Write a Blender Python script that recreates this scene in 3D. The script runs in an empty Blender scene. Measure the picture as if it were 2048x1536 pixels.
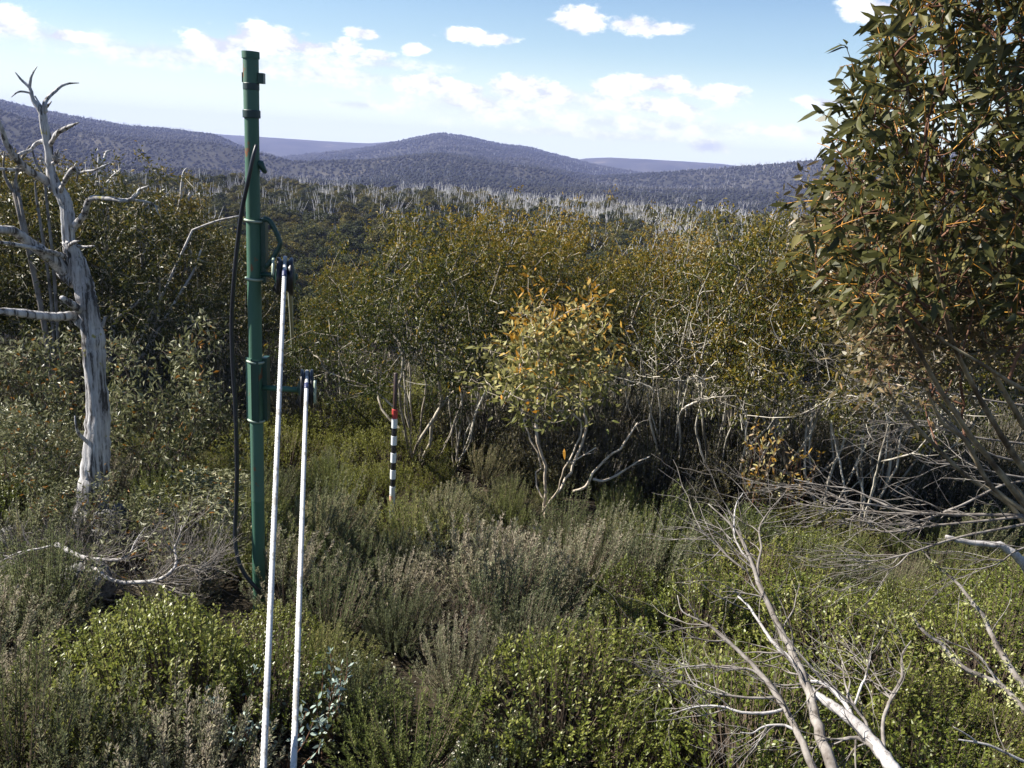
import bpy, math
import numpy as np
from mathutils import Matrix, Vector, Quaternion

S = bpy.context.scene
COL = S.collection
RS = np.random.RandomState

# ------------------------------------------------------------------ camera
CAM = np.array([0.0, 0.0, 4.5])
FPX = 1704.0                       # focal length in pixels of the 2048 px wide photograph
PITCH, ROLL = math.radians(15.3), math.radians(3.8)
fwd = np.array([0, math.cos(PITCH), -math.sin(PITCH)])
r0 = np.array([1.0, 0, 0]); u0 = np.array([0, math.sin(PITCH), math.cos(PITCH)])
rgt = math.cos(ROLL) * r0 + math.sin(ROLL) * u0
upv = -math.sin(ROLL) * r0 + math.cos(ROLL) * u0
cd = bpy.data.cameras.new('camera'); cam = bpy.data.objects.new('camera', cd); COL.objects.link(cam)
cam.matrix_world = Matrix(((rgt[0], upv[0], -fwd[0], CAM[0]), (rgt[1], upv[1], -fwd[1], CAM[1]), (rgt[2], upv[2], -fwd[2], CAM[2]), (0, 0, 0, 1)))
cd.sensor_fit = 'HORIZONTAL'; cd.angle = 2 * math.atan(1024 / FPX); cd.clip_start = 0.05; cd.clip_end = 40000
S.camera = cam

def ray(px, py):
    return fwd + ((px - 1024) / FPX) * rgt + ((768 - py) / FPX) * upv
def W(px, py, Y):
    d = ray(px, py); return CAM + d * (Y / d[1])
def proj(P):
    P = np.asarray(P, float) - CAM
    z = P @ fwd
    z = np.where(z > 0.01, z, 0.01)
    return 1024 + FPX * (P @ rgt) / z, 768 - FPX * (P @ upv) / z, z
def pxr(w, P):                      # radius in metres of something w pixels wide at P
    return 0.5 * w * float((np.asarray(P) - CAM) @ fwd) / FPX
def azel(px, py):
    d = ray(px, py); return math.atan2(d[0], d[1]), math.atan2(d[2], math.hypot(d[0], d[1]))

# ------------------------------------------------------------------ world, sun, exposure
SUN_AZ = math.radians(-83)          # from +Y, negative = left of the view
SUN_EL = math.radians(40)
world = bpy.data.worlds.new('World'); S.world = world; world.use_nodes = True
NT = world.node_tree; NT.nodes.clear()
def wn(t, **k):
    n = NT.nodes.new(t)
    for a, b in k.items(): setattr(n, a, b)
    return n
def wl(a, b): NT.links.new(a, b)
def wmath(op, a, b=None, c=None, clamp=False):
    n = wn('ShaderNodeMath', operation=op); n.use_clamp = clamp
    for i, x in enumerate((a, b, c)):
        if x is None: continue
        if isinstance(x, (int, float)): n.inputs[i].default_value = x
        else: wl(x, n.inputs[i])
    return n.outputs[0]
sky = wn('ShaderNodeTexSky', sky_type='NISHITA'); sky.sun_disc = False
sky.sun_elevation = SUN_EL; sky.sun_rotation = SUN_AZ; sky.altitude = 1500; sky.air_density = 1.0; sky.dust_density = 0.6; sky.ozone_density = 1.2
tc = wn('ShaderNodeTexCoord'); sep = wn('ShaderNodeSeparateXYZ'); wl(tc.outputs['Generated'], sep.inputs[0])
az = wmath('ARCTAN2', sep.outputs[0], sep.outputs[1]); el = wmath('ARCSINE', sep.outputs[2])
uv0 = wn('ShaderNodeCombineXYZ'); wl(az, uv0.inputs[0]); wl(el, uv0.inputs[1])
n1 = wn('ShaderNodeTexNoise'); n1.inputs['Scale'].default_value = 26; n1.inputs['Detail'].default_value = 5; n1.inputs['Roughness'].default_value = 0.62
mp1 = wn('ShaderNodeMapping'); mp1.inputs['Scale'].default_value = (1, 1.7, 1); wl(uv0.outputs[0], mp1.inputs[0]); wl(mp1.outputs[0], n1.inputs['Vector'])
nz = n1.outputs[0]
def cloud_field(lst):
    best = None
    for (cx, cy, hw, hh) in lst:
        a, e = azel(cx, cy); sx, sy = FPX / (hw * .9), FPX / (hh * .82)
        th = ROLL
        m = wn('ShaderNodeMapping', vector_type='POINT')
        m.inputs['Scale'].default_value = (sx, sy, 1); m.inputs['Location'].default_value = (-a * sx, -e * sy, 0)
        wl(uv0.outputs[0], m.inputs[0])
        L = wn('ShaderNodeVectorMath', operation='LENGTH'); wl(m.outputs[0], L.inputs[0])
        best = L.outputs['Value'] if best is None else wmath('SMOOTH_MIN', best, L.outputs['Value'], 0.35)
    return best
CUM = [(430, 90, 70, 26), (500, 76, 70, 34), (560, 84, 70, 30), (620, 96, 60, 18), (692, 95, 38, 20), (752, 112, 42, 14), (728, 68, 36, 14), (832, 98, 26, 14),
       (930, 70, 55, 18), (985, 78, 55, 14), (1158, 40, 60, 32), (1270, 50, 60, 20), (1330, 58, 50, 16), (1770, 16, 80, 28), (15, 45, 60, 30), (130, 72, 55, 15),
       (850, 168, 80, 24), (920, 180, 70, 22), (1040, 176, 80, 32), (1110, 190, 60, 26), (1230, 176, 60, 26), (1320, 168, 80, 24), (1430, 186, 75, 18), (1330, 214, 100, 20),
       (1415, 292, 46, 20), (940, 205, 90, 22), (1660, 205, 60, 14)]
STR = [(1000, 214, 260, 44), (1290, 250, 330, 26), (380, 112, 330, 26), (720, 210, 90, 12), (60, 66, 160, 20), (1240, 205, 240, 30), (1200, 268, 300, 14), (640, 150, 260, 22), (1560, 262, 200, 14), (700, 122, 230, 16)]
fc = wmath('ADD', cloud_field(CUM), wmath('MULTIPLY', wmath('SUBTRACT', nz, 0.5), 2.6))
oc = wn('ShaderNodeMapRange', interpolation_type='SMOOTHSTEP'); wl(fc, oc.inputs[0])
oc.inputs[1].default_value = 1.12; oc.inputs[2].default_value = 0.62; oc.inputs[3].default_value = 0; oc.inputs[4].default_value = 1
fs = wmath('ADD', cloud_field(STR), wmath('MULTIPLY', wmath('SUBTRACT', nz, 0.5), 2.4))
os_ = wn('ShaderNodeMapRange', interpolation_type='SMOOTHSTEP'); wl(fs, os_.inputs[0])
os_.inputs[1].default_value = 1.25; os_.inputs[2].default_value = 0.2; os_.inputs[3].default_value = 0; os_.inputs[4].default_value = 0.72
# the same broken cloud carries on round the rest of the sky
n2 = wn('ShaderNodeTexNoise'); n2.inputs['Scale'].default_value = 5; n2.inputs['Detail'].default_value = 6; n2.inputs['Roughness'].default_value = 0.58
mp2 = wn('ShaderNodeMapping'); mp2.inputs['Scale'].default_value = (1, 3.2, 1); wl(uv0.outputs[0], mp2.inputs[0]); wl(mp2.outputs[0], n2.inputs['Vector'])
og = wn('ShaderNodeMapRange', interpolation_type='SMOOTHSTEP'); wl(n2.outputs[0], og.inputs[0])
og.inputs[1].default_value = 0.56; og.inputs[2].default_value = 0.70
mk = wn('ShaderNodeMapRange', interpolation_type='SMOOTHSTEP'); wl(wmath('ABSOLUTE', az), mk.inputs[0]); mk.inputs[1].default_value = 0.62; mk.inputs[2].default_value = 0.8
mk2 = wn('ShaderNodeMapRange', interpolation_type='SMOOTHSTEP'); wl(el, mk2.inputs[0]); mk2.inputs[1].default_value = 0.20; mk2.inputs[2].default_value = 0.3
rest = wmath('MULTIPLY', og.outputs[0], wmath('MULTIPLY', wmath('MAXIMUM', mk.outputs[0], mk2.outputs[0]), 0.75))
op = wmath('MAXIMUM', wmath('MAXIMUM', oc.outputs[0], os_.outputs[0]), rest)
hz = wn('ShaderNodeMapRange', interpolation_type='SMOOTHSTEP'); wl(el, hz.inputs[0])   # milky air low down
hz.inputs[1].default_value = 0.24; hz.inputs[2].default_value = 0.0; hz.inputs[3].default_value = 0.0; hz.inputs[4].default_value = 0.85
tint = wn('ShaderNodeMixRGB', blend_type='MULTIPLY'); tint.inputs[0].default_value = 1; wl(sky.outputs[0], tint.inputs[1]); tint.inputs[2].default_value = (0.80, 0.98, 1.10, 1)
milk = wn('ShaderNodeMixRGB'); wl(hz.outputs[0], milk.inputs[0]); wl(tint.outputs[0], milk.inputs[1]); milk.inputs[2].default_value = (5.5, 6.9, 7.0, 1)
hz2 = wn('ShaderNodeMapRange', interpolation_type='SMOOTHSTEP'); wl(el, hz2.inputs[0]); hz2.inputs[1].default_value = 0.12; hz2.inputs[2].default_value = 0.0; hz2.inputs[4].default_value = 0.85
glow = wn('ShaderNodeMixRGB'); wl(hz2.outputs[0], glow.inputs[0]); wl(milk.outputs[0], glow.inputs[1]); glow.inputs[2].default_value = (9.0, 9.6, 8.2, 1)
ccol = wn('ShaderNodeMixRGB'); ccol.inputs[1].default_value = (6.0, 6.3, 7.3, 1); ccol.inputs[2].default_value = (9.6, 9.8, 10.0, 1)
cs = wn('ShaderNodeMapRange'); wl(nz, cs.inputs[0]); cs.inputs[1].default_value = 0.60; cs.inputs[2].default_value = 0.42; wl(cs.outputs[0], ccol.inputs[0])
mixc = wn('ShaderNodeMixRGB'); wl(op, mixc.inputs[0]); wl(glow.outputs[0], mixc.inputs[1]); wl(ccol.outputs[0], mixc.inputs[2])
bg = wn('ShaderNodeBackground'); bg.inputs[1].default_value = 0.05; wl(mixc.outputs[0], bg.inputs[0])
wo = wn('ShaderNodeOutputWorld'); wl(bg.outputs[0], wo.inputs[0])

sl = bpy.data.lights.new('sun', 'SUN'); sl.energy = 5.0; sl.angle = math.radians(0.5); sl.color = (1.0, 0.94, 0.84)
sun = bpy.data.objects.new('sun', sl); COL.objects.link(sun)
sd = Vector((math.sin(SUN_AZ) * math.cos(SUN_EL), math.cos(SUN_AZ) * math.cos(SUN_EL), math.sin(SUN_EL)))
sun.rotation_euler = sd.to_track_quat('Z', 'Y').to_euler(); sun.location = (-30, 0, 40)
S.view_settings.view_transform = 'Standard'; S.view_settings.look = 'None'; S.view_settings.exposure = 1.45; S.view_settings.gamma = 1; S.view_settings.use_curve_mapping = False
S.render.engine = 'CYCLES'
cy = S.cycles; cy.max_bounces = 5; cy.diffuse_bounces = 3; cy.glossy_bounces = 2; cy.transmission_bounces = 3; cy.volume_bounces = 0; cy.transparent_max_bounces = 4
cy.use_denoising = True; cy.sample_clamp_indirect = 4; cy.caustics_reflective = False; cy.caustics_refractive = False

# ------------------------------------------------------------------ materials
def mat_base(name):
    m = bpy.data.materials.new(name); m.use_nodes = True
    t = m.node_tree; b = t.nodes['Principled BSDF']
    return m, t, b
def nd(t, k, **kw):
    n = t.nodes.new(k)
    for a, b in kw.items(): setattr(n, a, b)
    return n
def ramp(t, stops, fac):
    r = nd(t, 'ShaderNodeValToRGB'); e = r.color_ramp.elements
    while len(e) < len(stops): e.new(0.5)
    for i, (p, c) in enumerate(stops): e[i].position = p; e[i].color = (*c, 1)
    t.links.new(fac, r.inputs[0]); return r.outputs[0]
def leaf_mat(name, stops, trans=0.25, rough=0.5, spec=0.35, var=0.35):
    m, t, b = mat_base(name)
    a = nd(t, 'ShaderNodeAttribute', attribute_name='tint')
    oi = nd(t, 'ShaderNodeObjectInfo')
    ad = nd(t, 'ShaderNodeMath', operation='MULTIPLY_ADD'); t.links.new(oi.outputs['Random'], ad.inputs[0]); ad.inputs[1].default_value = var; t.links.new(a.outputs['Fac'], ad.inputs[2])
    sb = nd(t, 'ShaderNodeMath', operation='SUBTRACT'); t.links.new(ad.outputs[0], sb.inputs[0]); sb.inputs[1].default_value = var / 2
    c = ramp(t, stops, sb.outputs[0])
    t.links.new(c, b.inputs['Base Color']); b.inputs['Roughness'].default_value = rough; b.inputs['Specular IOR Level'].default_value = spec
    if trans > 0:
        tr = nd(t, 'ShaderNodeBsdfTranslucent'); t.links.new(c, tr.inputs[0])
        mx = nd(t, 'ShaderNodeMixShader'); mx.inputs[0].default_value = trans
        t.links.new(b.outputs[0], mx.inputs[1]); t.links.new(tr.outputs[0], mx.inputs[2])
        t.links.new(mx.outputs[0], t.nodes['Material Output'].inputs[0])
    return m
def bark_mat(name, c1, c2, crack=(0.05, 0.045, 0.04), scale=9, stretch=(1, 1, 0.12), bump=0.5, cw=0.36, lich=None):
    m, t, b = mat_base(name)
    tcn = nd(t, 'ShaderNodeTexCoord'); mp = nd(t, 'ShaderNodeMapping'); mp.inputs['Scale'].default_value = stretch
    t.links.new(tcn.outputs['Object'], mp.inputs[0])
    n = nd(t, 'ShaderNodeTexNoise'); n.inputs['Scale'].default_value = scale; n.inputs['Detail'].default_value = 8; n.inputs['Roughness'].default_value = 0.7
    t.links.new(mp.outputs[0], n.inputs['Vector'])
    c = ramp(t, [(0.0, crack), (cw, crack), (cw + 0.06, c1), (0.62, c2), (1, c2)], n.outputs[0])
    n2 = nd(t, 'ShaderNodeTexNoise'); n2.inputs['Scale'].default_value = 2.2; n2.inputs['Detail'].default_value = 5
    t.links.new(tcn.outputs['Object'], n2.inputs['Vector'])
    mx = nd(t, 'ShaderNodeMixRGB', blend_type='MULTIPLY'); mx.inputs[0].default_value = 0.55
    t.links.new(c, mx.inputs[1]); t.links.new(ramp(t, [(0.3, (0.45, 0.43, 0.42)), (0.6, (1, 1, 1))], n2.outputs[0]), mx.inputs[2])
    out = mx.outputs[0]
    if lich:
        n3 = nd(t, 'ShaderNodeTexNoise'); n3.inputs['Scale'].default_value = 7; n3.inputs['Detail'].default_value = 6
        t.links.new(tcn.outputs['Object'], n3.inputs['Vector'])
        m3 = nd(t, 'ShaderNodeMixRGB'); t.links.new(ramp(t, [(0.66, (0, 0, 0)), (0.70, (1, 1, 1))], n3.outputs[0]), m3.inputs[0])
        t.links.new(out, m3.inputs[1]); m3.inputs[2].default_value = (*lich, 1); out = m3.outputs[0]
    t.links.new(out, b.inputs['Base Color']); b.inputs['Roughness'].default_value = 0.8; b.inputs['Specular IOR Level'].default_value = 0.2
    bp = nd(t, 'ShaderNodeBump'); bp.inputs['Strength'].default_value = bump; bp.inputs['Distance'].default_value = 0.02
    t.links.new(n.outputs[0], bp.inputs['Height']); t.links.new(bp.outputs[0], b.inputs['Normal'])
    return m
def paint_mat(name, col, rust=(0.16, 0.06, 0.02), amount=0.66, rough=0.45, wear=None):
    m, t, b = mat_base(name)
    tcn = nd(t, 'ShaderNodeTexCoord'); mp = nd(t, 'ShaderNodeMapping'); mp.inputs['Scale'].default_value = (1, 1, 0.5)
    t.links.new(tcn.outputs['Object'], mp.inputs[0])
    n = nd(t, 'ShaderNodeTexNoise'); n.inputs['Scale'].default_value = 7; n.inputs['Detail'].default_value = 8; n.inputs['Roughness'].default_value = 0.7
    t.links.new(mp.outputs[0], n.inputs['Vector'])
    n2 = nd(t, 'ShaderNodeTexNoise'); n2.inputs['Scale'].default_value = 2.0; n2.inputs['Detail'].default_value = 6
    t.links.new(mp.outputs[0], n2.inputs['Vector'])
    base = nd(t, 'ShaderNodeMixRGB'); t.links.new(n2.outputs[0], base.inputs[0])
    base.inputs[1].default_value = (*[x * 0.75 for x in col], 1); base.inputs[2].default_value = (*[min(1, x * 1.2) for x in col], 1)
    mx = nd(t, 'ShaderNodeMixRGB'); t.links.new(ramp(t, [(amount, (0, 0, 0)), (amount + 0.03, (1, 1, 1))], n.outputs[0]), mx.inputs[0])
    t.links.new(base.outputs[0], mx.inputs[1]); mx.inputs[2].default_value = (*rust, 1)
    t.links.new(mx.outputs[0], b.inputs['Base Color']); b.inputs['Roughness'].default_value = rough
    bp = nd(t, 'ShaderNodeBump'); bp.inputs['Strength'].default_value = 0.15; bp.inputs['Distance'].default_value = 0.005
    t.links.new(n.outputs[0], bp.inputs['Height']); t.links.new(bp.outputs[0], b.inputs['Normal'])
    return m
def ground_mat(name, stops, scale, rough=0.95, bump=0.6, dist=0.05, detail=10):
    m, t, b = mat_base(name)
    tcn = nd(t, 'ShaderNodeTexCoord'); n = nd(t, 'ShaderNodeTexNoise'); n.inputs['Scale'].default_value = scale; n.inputs['Detail'].default_value = detail; n.inputs['Roughness'].default_value = 0.68
    t.links.new(tcn.outputs['Object'], n.inputs['Vector'])
    t.links.new(ramp(t, stops, n.outputs[0]), b.inputs['Base Color']); b.inputs['Roughness'].default_value = rough; b.inputs['Specular IOR Level'].default_value = 0.1
    bp = nd(t, 'ShaderNodeBump'); bp.inputs['Strength'].default_value = bump; bp.inputs['Distance'].default_value = dist
    t.links.new(n.outputs[0], bp.inputs['Height']); t.links.new(bp.outputs[0], b.inputs['Normal'])
    return m

M = {}
M['soil'] = ground_mat('soil', [(0.3, (0.012, 0.010, 0.007)), (0.5, (0.03, 0.024, 0.016)), (0.68, (0.075, 0.06, 0.04)), (0.8, (0.14, 0.12, 0.08))], 9)
M['hill'] = ground_mat('hill_ground', [(0.38, (0.020, 0.021, 0.015)), (0.5, (0.034, 0.033, 0.024)), (0.62, (0.055, 0.05, 0.036)), (0.70, (0.14, 0.12, 0.075))], 0.008, bump=0.3, dist=3)
M['gum'] = leaf_mat('gum_leaves', [(0, (0.036, 0.046, 0.010)), (0.3, (0.080, 0.086, 0.014)), (0.55, (0.160, 0.130, 0.016)), (0.82, (0.25, 0.16, 0.016)), (0.95, (0.30, 0.18, 0.02)), (1, (0.36, 0.34, 0.22))], 0.34, 0.45, 0.25, 0.5)
M['gumdark'] = leaf_mat('dark_gum_leaves', [(0, (0.026, 0.032, 0.011)), (0.35, (0.055, 0.060, 0.015)), (0.6, (0.115, 0.095, 0.016)), (0.9, (0.22, 0.14, 0.02)), (1, (0.34, 0.32, 0.22))], 0.3, 0.42, 0.3, 0.2)
M['pale'] = leaf_mat('pale_gum_leaves', [(0, (0.050, 0.056, 0.020)), (0.3, (0.115, 0.120, 0.048)), (0.5, (0.22, 0.22, 0.12)), (0.72, (0.36, 0.35, 0.23)), (0.86, (0.24, 0.12, 0.025)), (1, (0.26, 0.12, 0.02))], 0.25, 0.45, 0.25, 0.1)
M['young'] = leaf_mat('young_gum_leaves', [(0, (0.11, 0.12, 0.030)), (0.35, (0.23, 0.22, 0.075)), (0.55, (0.38, 0.34, 0.15)), (0.68, (0.38, 0.23, 0.04)), (1, (0.42, 0.20, 0.022))], 0.34, 0.5, 0.2, 0.05)
M['bigleaf'] = leaf_mat('broad_gum_leaves', [(0, (0.042, 0.044, 0.016)), (0.4, (0.085, 0.086, 0.027)), (0.7, (0.150, 0.138, 0.045)), (1, (0.23, 0.19, 0.08))], 0.38, 0.42, 0.25, 0.6)
M['inner'] = leaf_mat('inner_gum_leaves', [(0, (0.05, 0.045, 0.02)), (0.4, (0.10, 0.085, 0.035)), (0.7, (0.20, 0.15, 0.08)), (1, (0.28, 0.17, 0.08))], 0.25, 0.45, 0.4, 0.1)
M['golden'] = leaf_mat('golden_twigs', [(0, (0.28, 0.11, 0.02)), (0.5, (0.42, 0.21, 0.03)), (1, (0.46, 0.26, 0.05))], 0.1, 0.5, 0.3, 0.0)
M['bluegrey'] = leaf_mat('blue_grey_leaves', [(0, (0.12, 0.17, 0.15)), (0.5, (0.21, 0.28, 0.24)), (1, (0.34, 0.40, 0.35))], 0.15, 0.5, 0.3, 0.4)
def heath_mat(nm, k): return leaf_mat(nm, [(p, tuple(a * b for a, b in zip(c, k))) for p, c in [(0, (0.048, 0.058, 0.026)), (0.3, (0.092, 0.106, 0.048)), (0.6, (0.150, 0.160, 0.085)), (0.85, (0.215, 0.205, 0.130)), (1, (0.26, 0.23, 0.16))]], 0.35, 0.6, 0.2, 0.4)
M['heath'] = heath_mat('heath_needles', (1.3, 1.35, 1.2)); M['heathgrey'] = heath_mat('grey_heath_needles', (1.65, 1.62, 1.75)); M['heathbrown'] = heath_mat('brown_heath_needles', (1.55, 1.45, 1.3)); M['heatholive'] = heath_mat('olive_heath_needles', (1.3, 1.4, .8))
M['whitewood'] = bark_mat('white_dead_limbs', (0.55, 0.53, 0.52), (0.70, 0.68, 0.67), crack=(0.3, 0.28, 0.27), scale=3, cw=0.3, bump=0.1)
M['leafy'] = leaf_mat('shrub_leaves', [(0, (0.060, 0.080, 0.012)), (0.4, (0.120, 0.148, 0.022)), (0.7, (0.190, 0.212, 0.040)), (1, (0.28, 0.28, 0.08))], 0.40, 0.38, 0.35, 0.25)
M['yellowish'] = leaf_mat('yellow_green_leaves', [(0, (0.09, 0.10, 0.018)), (0.5, (0.18, 0.19, 0.034)), (1, (0.27, 0.26, 0.07))], 0.38, 0.5, 0.25, 0.3)
M['flower'] = leaf_mat('pale_flowers', [(0, (0.55, 0.52, 0.38)), (1, (0.75, 0.73, 0.6))], 0.1, 0.7, 0.2, 0)
M['lichen'] = leaf_mat('pale_lichen', [(0, (0.24, 0.25, 0.10)), (1, (0.40, 0.40, 0.20))], 0.15, 0.9, 0.1, 0)
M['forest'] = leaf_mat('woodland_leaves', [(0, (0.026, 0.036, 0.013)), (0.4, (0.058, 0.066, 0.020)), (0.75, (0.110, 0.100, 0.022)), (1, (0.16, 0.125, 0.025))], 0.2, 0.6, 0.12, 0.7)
M['hillcrown'] = leaf_mat('hill_tree_crowns', [(0, (0.018, 0.020, 0.014)), (0.5, (0.028, 0.028, 0.020)), (1, (0.045, 0.043, 0.034))], 0.0, 0.9, 0.05, 0)
M['deadwood'] = bark_mat('silver_dead_wood', (0.36, 0.35, 0.35), (0.56, 0.55, 0.55), crack=(0.07, 0.063, 0.06), scale=18, stretch=(1, 1, .08), cw=0.43, bump=1.0, lich=(0.26, 0.24, 0.08))
M['bleached'] = bark_mat('bleached_wood', (0.38, 0.36, 0.35), (0.52, 0.50, 0.49), crack=(0.15, 0.135, 0.13), scale=14, stretch=(1, 1, .2), cw=0.38, bump=0.5)
M['greywood'] = bark_mat('grey_twig_wood', (0.15, 0.13, 0.115), (0.28, 0.26, 0.24), crack=(0.07, 0.06, 0.05), scale=10, stretch=(1, 1, 0.5), cw=0.36, bump=0.3)
M['gumbark'] = bark_mat('snow_gum_bark', (0.22, 0.19, 0.15), (0.56, 0.51, 0.42), crack=(0.075, 0.062, 0.05), scale=3.0, stretch=(1, 1, 0.4), cw=0.42, bump=0.2)
M['palebark'] = bark_mat('pale_grey_gum_bark', (0.34, 0.31, 0.26), (0.62, 0.58, 0.50), crack=(0.13, 0.115, 0.09), scale=3.0, stretch=(1, 1, 0.4), cw=0.40, bump=0.2)
M['creambark'] = bark_mat('cream_gum_bark', (0.42, 0.35, 0.27), (0.62, 0.55, 0.46), crack=(0.20, 0.15, 0.11), scale=3, stretch=(1, 1, 0.5), cw=0.36, bump=0.2)
M['olivebark'] = bark_mat('olive_gum_bark', (0.16, 0.125, 0.08), (0.34, 0.29, 0.19), crack=(0.08, 0.06, 0.04), scale=5, stretch=(1, 1, 0.6), cw=0.40, bump=0.2)
M['twig'] = bark_mat('brown_twig', (0.07, 0.052, 0.038), (0.15, 0.115, 0.085), scale=6, cw=0.36, bump=0.1)
M['redtwig'] = bark_mat('reddish_twig', (0.10, 0.05, 0.032), (0.20, 0.105, 0.065), crack=(0.05, 0.026, 0.02), scale=6, cw=0.36, bump=0.1)
M['green'] = paint_mat('green_paint', (0.036, 0.105, 0.068), amount=0.615, rough=0.6)
M['greenpale'] = paint_mat('weathered_green_paint', (0.055, 0.130, 0.090), amount=0.61, rough=0.65)
M['greendark'] = paint_mat('dark_green_paint', (0.012, 0.05, 0.036), amount=0.72, rough=0.45)
M['band'] = paint_mat('dark_band', (0.012, 0.035, 0.035), amount=0.8, rough=0.5)
M['ubolt'] = paint_mat('galvanised_bolt', (0.30, 0.36, 0.28), amount=0.74, rough=0.4)
M['rubber'] = paint_mat('black_rubber', (0.010, 0.010, 0.014), rust=(0.03, 0.03, 0.03), amount=0.7, rough=0.38)
M['cable'] = paint_mat('cable_sheath', (0.014, 0.017, 0.024), rust=(0.03, 0.03, 0.035), amount=0.7, rough=0.4)
M['rope'] = paint_mat('white_rope', (0.52, 0.52, 0.52), rust=(0.30, 0.29, 0.27), amount=0.54, rough=0.85)
M['palerope'] = paint_mat('weathered_rope', (0.36, 0.37, 0.29), rust=(0.26, 0.24, 0.18), amount=0.6, rough=0.8)
M['fringe_blue'] = paint_mat('blue_fringe_tint', (0.02, 0.028, 0.085), rust=(0.02, 0.02, 0.06), amount=0.7)  # blue of a lens fringe in shading, put into the colour
M['white'] = paint_mat('white_paint', (0.68, 0.70, 0.70), rust=(0.45, 0.40, 0.34), amount=0.70, rough=0.5)
M['black'] = paint_mat('black_paint', (0.012, 0.012, 0.013), rust=(0.04, 0.035, 0.03), amount=0.72, rough=0.5)
M['red'] = paint_mat('red_paint', (0.42, 0.045, 0.04), rust=(0.5, 0.2, 0.16), amount=0.70, rough=0.5)
M['pink'] = paint_mat('worn_pink_paint', (0.62, 0.36, 0.28), rust=(0.45, 0.2, 0.12), amount=0.6, rough=0.6)
M['pipe'] = paint_mat('brown_pipe', (0.045, 0.025, 0.022), rust=(0.09, 0.04, 0.025), amount=0.55, rough=0.5)
M['rock'] = ground_mat('granite', [(0.32, (0.03, 0.03, 0.03)), (0.46, (0.10, 0.098, 0.095)), (0.56, (0.22, 0.215, 0.21)), (0.70, (0.42, 0.41, 0.40))], 11, bump=1.0, dist=0.06)

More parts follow.
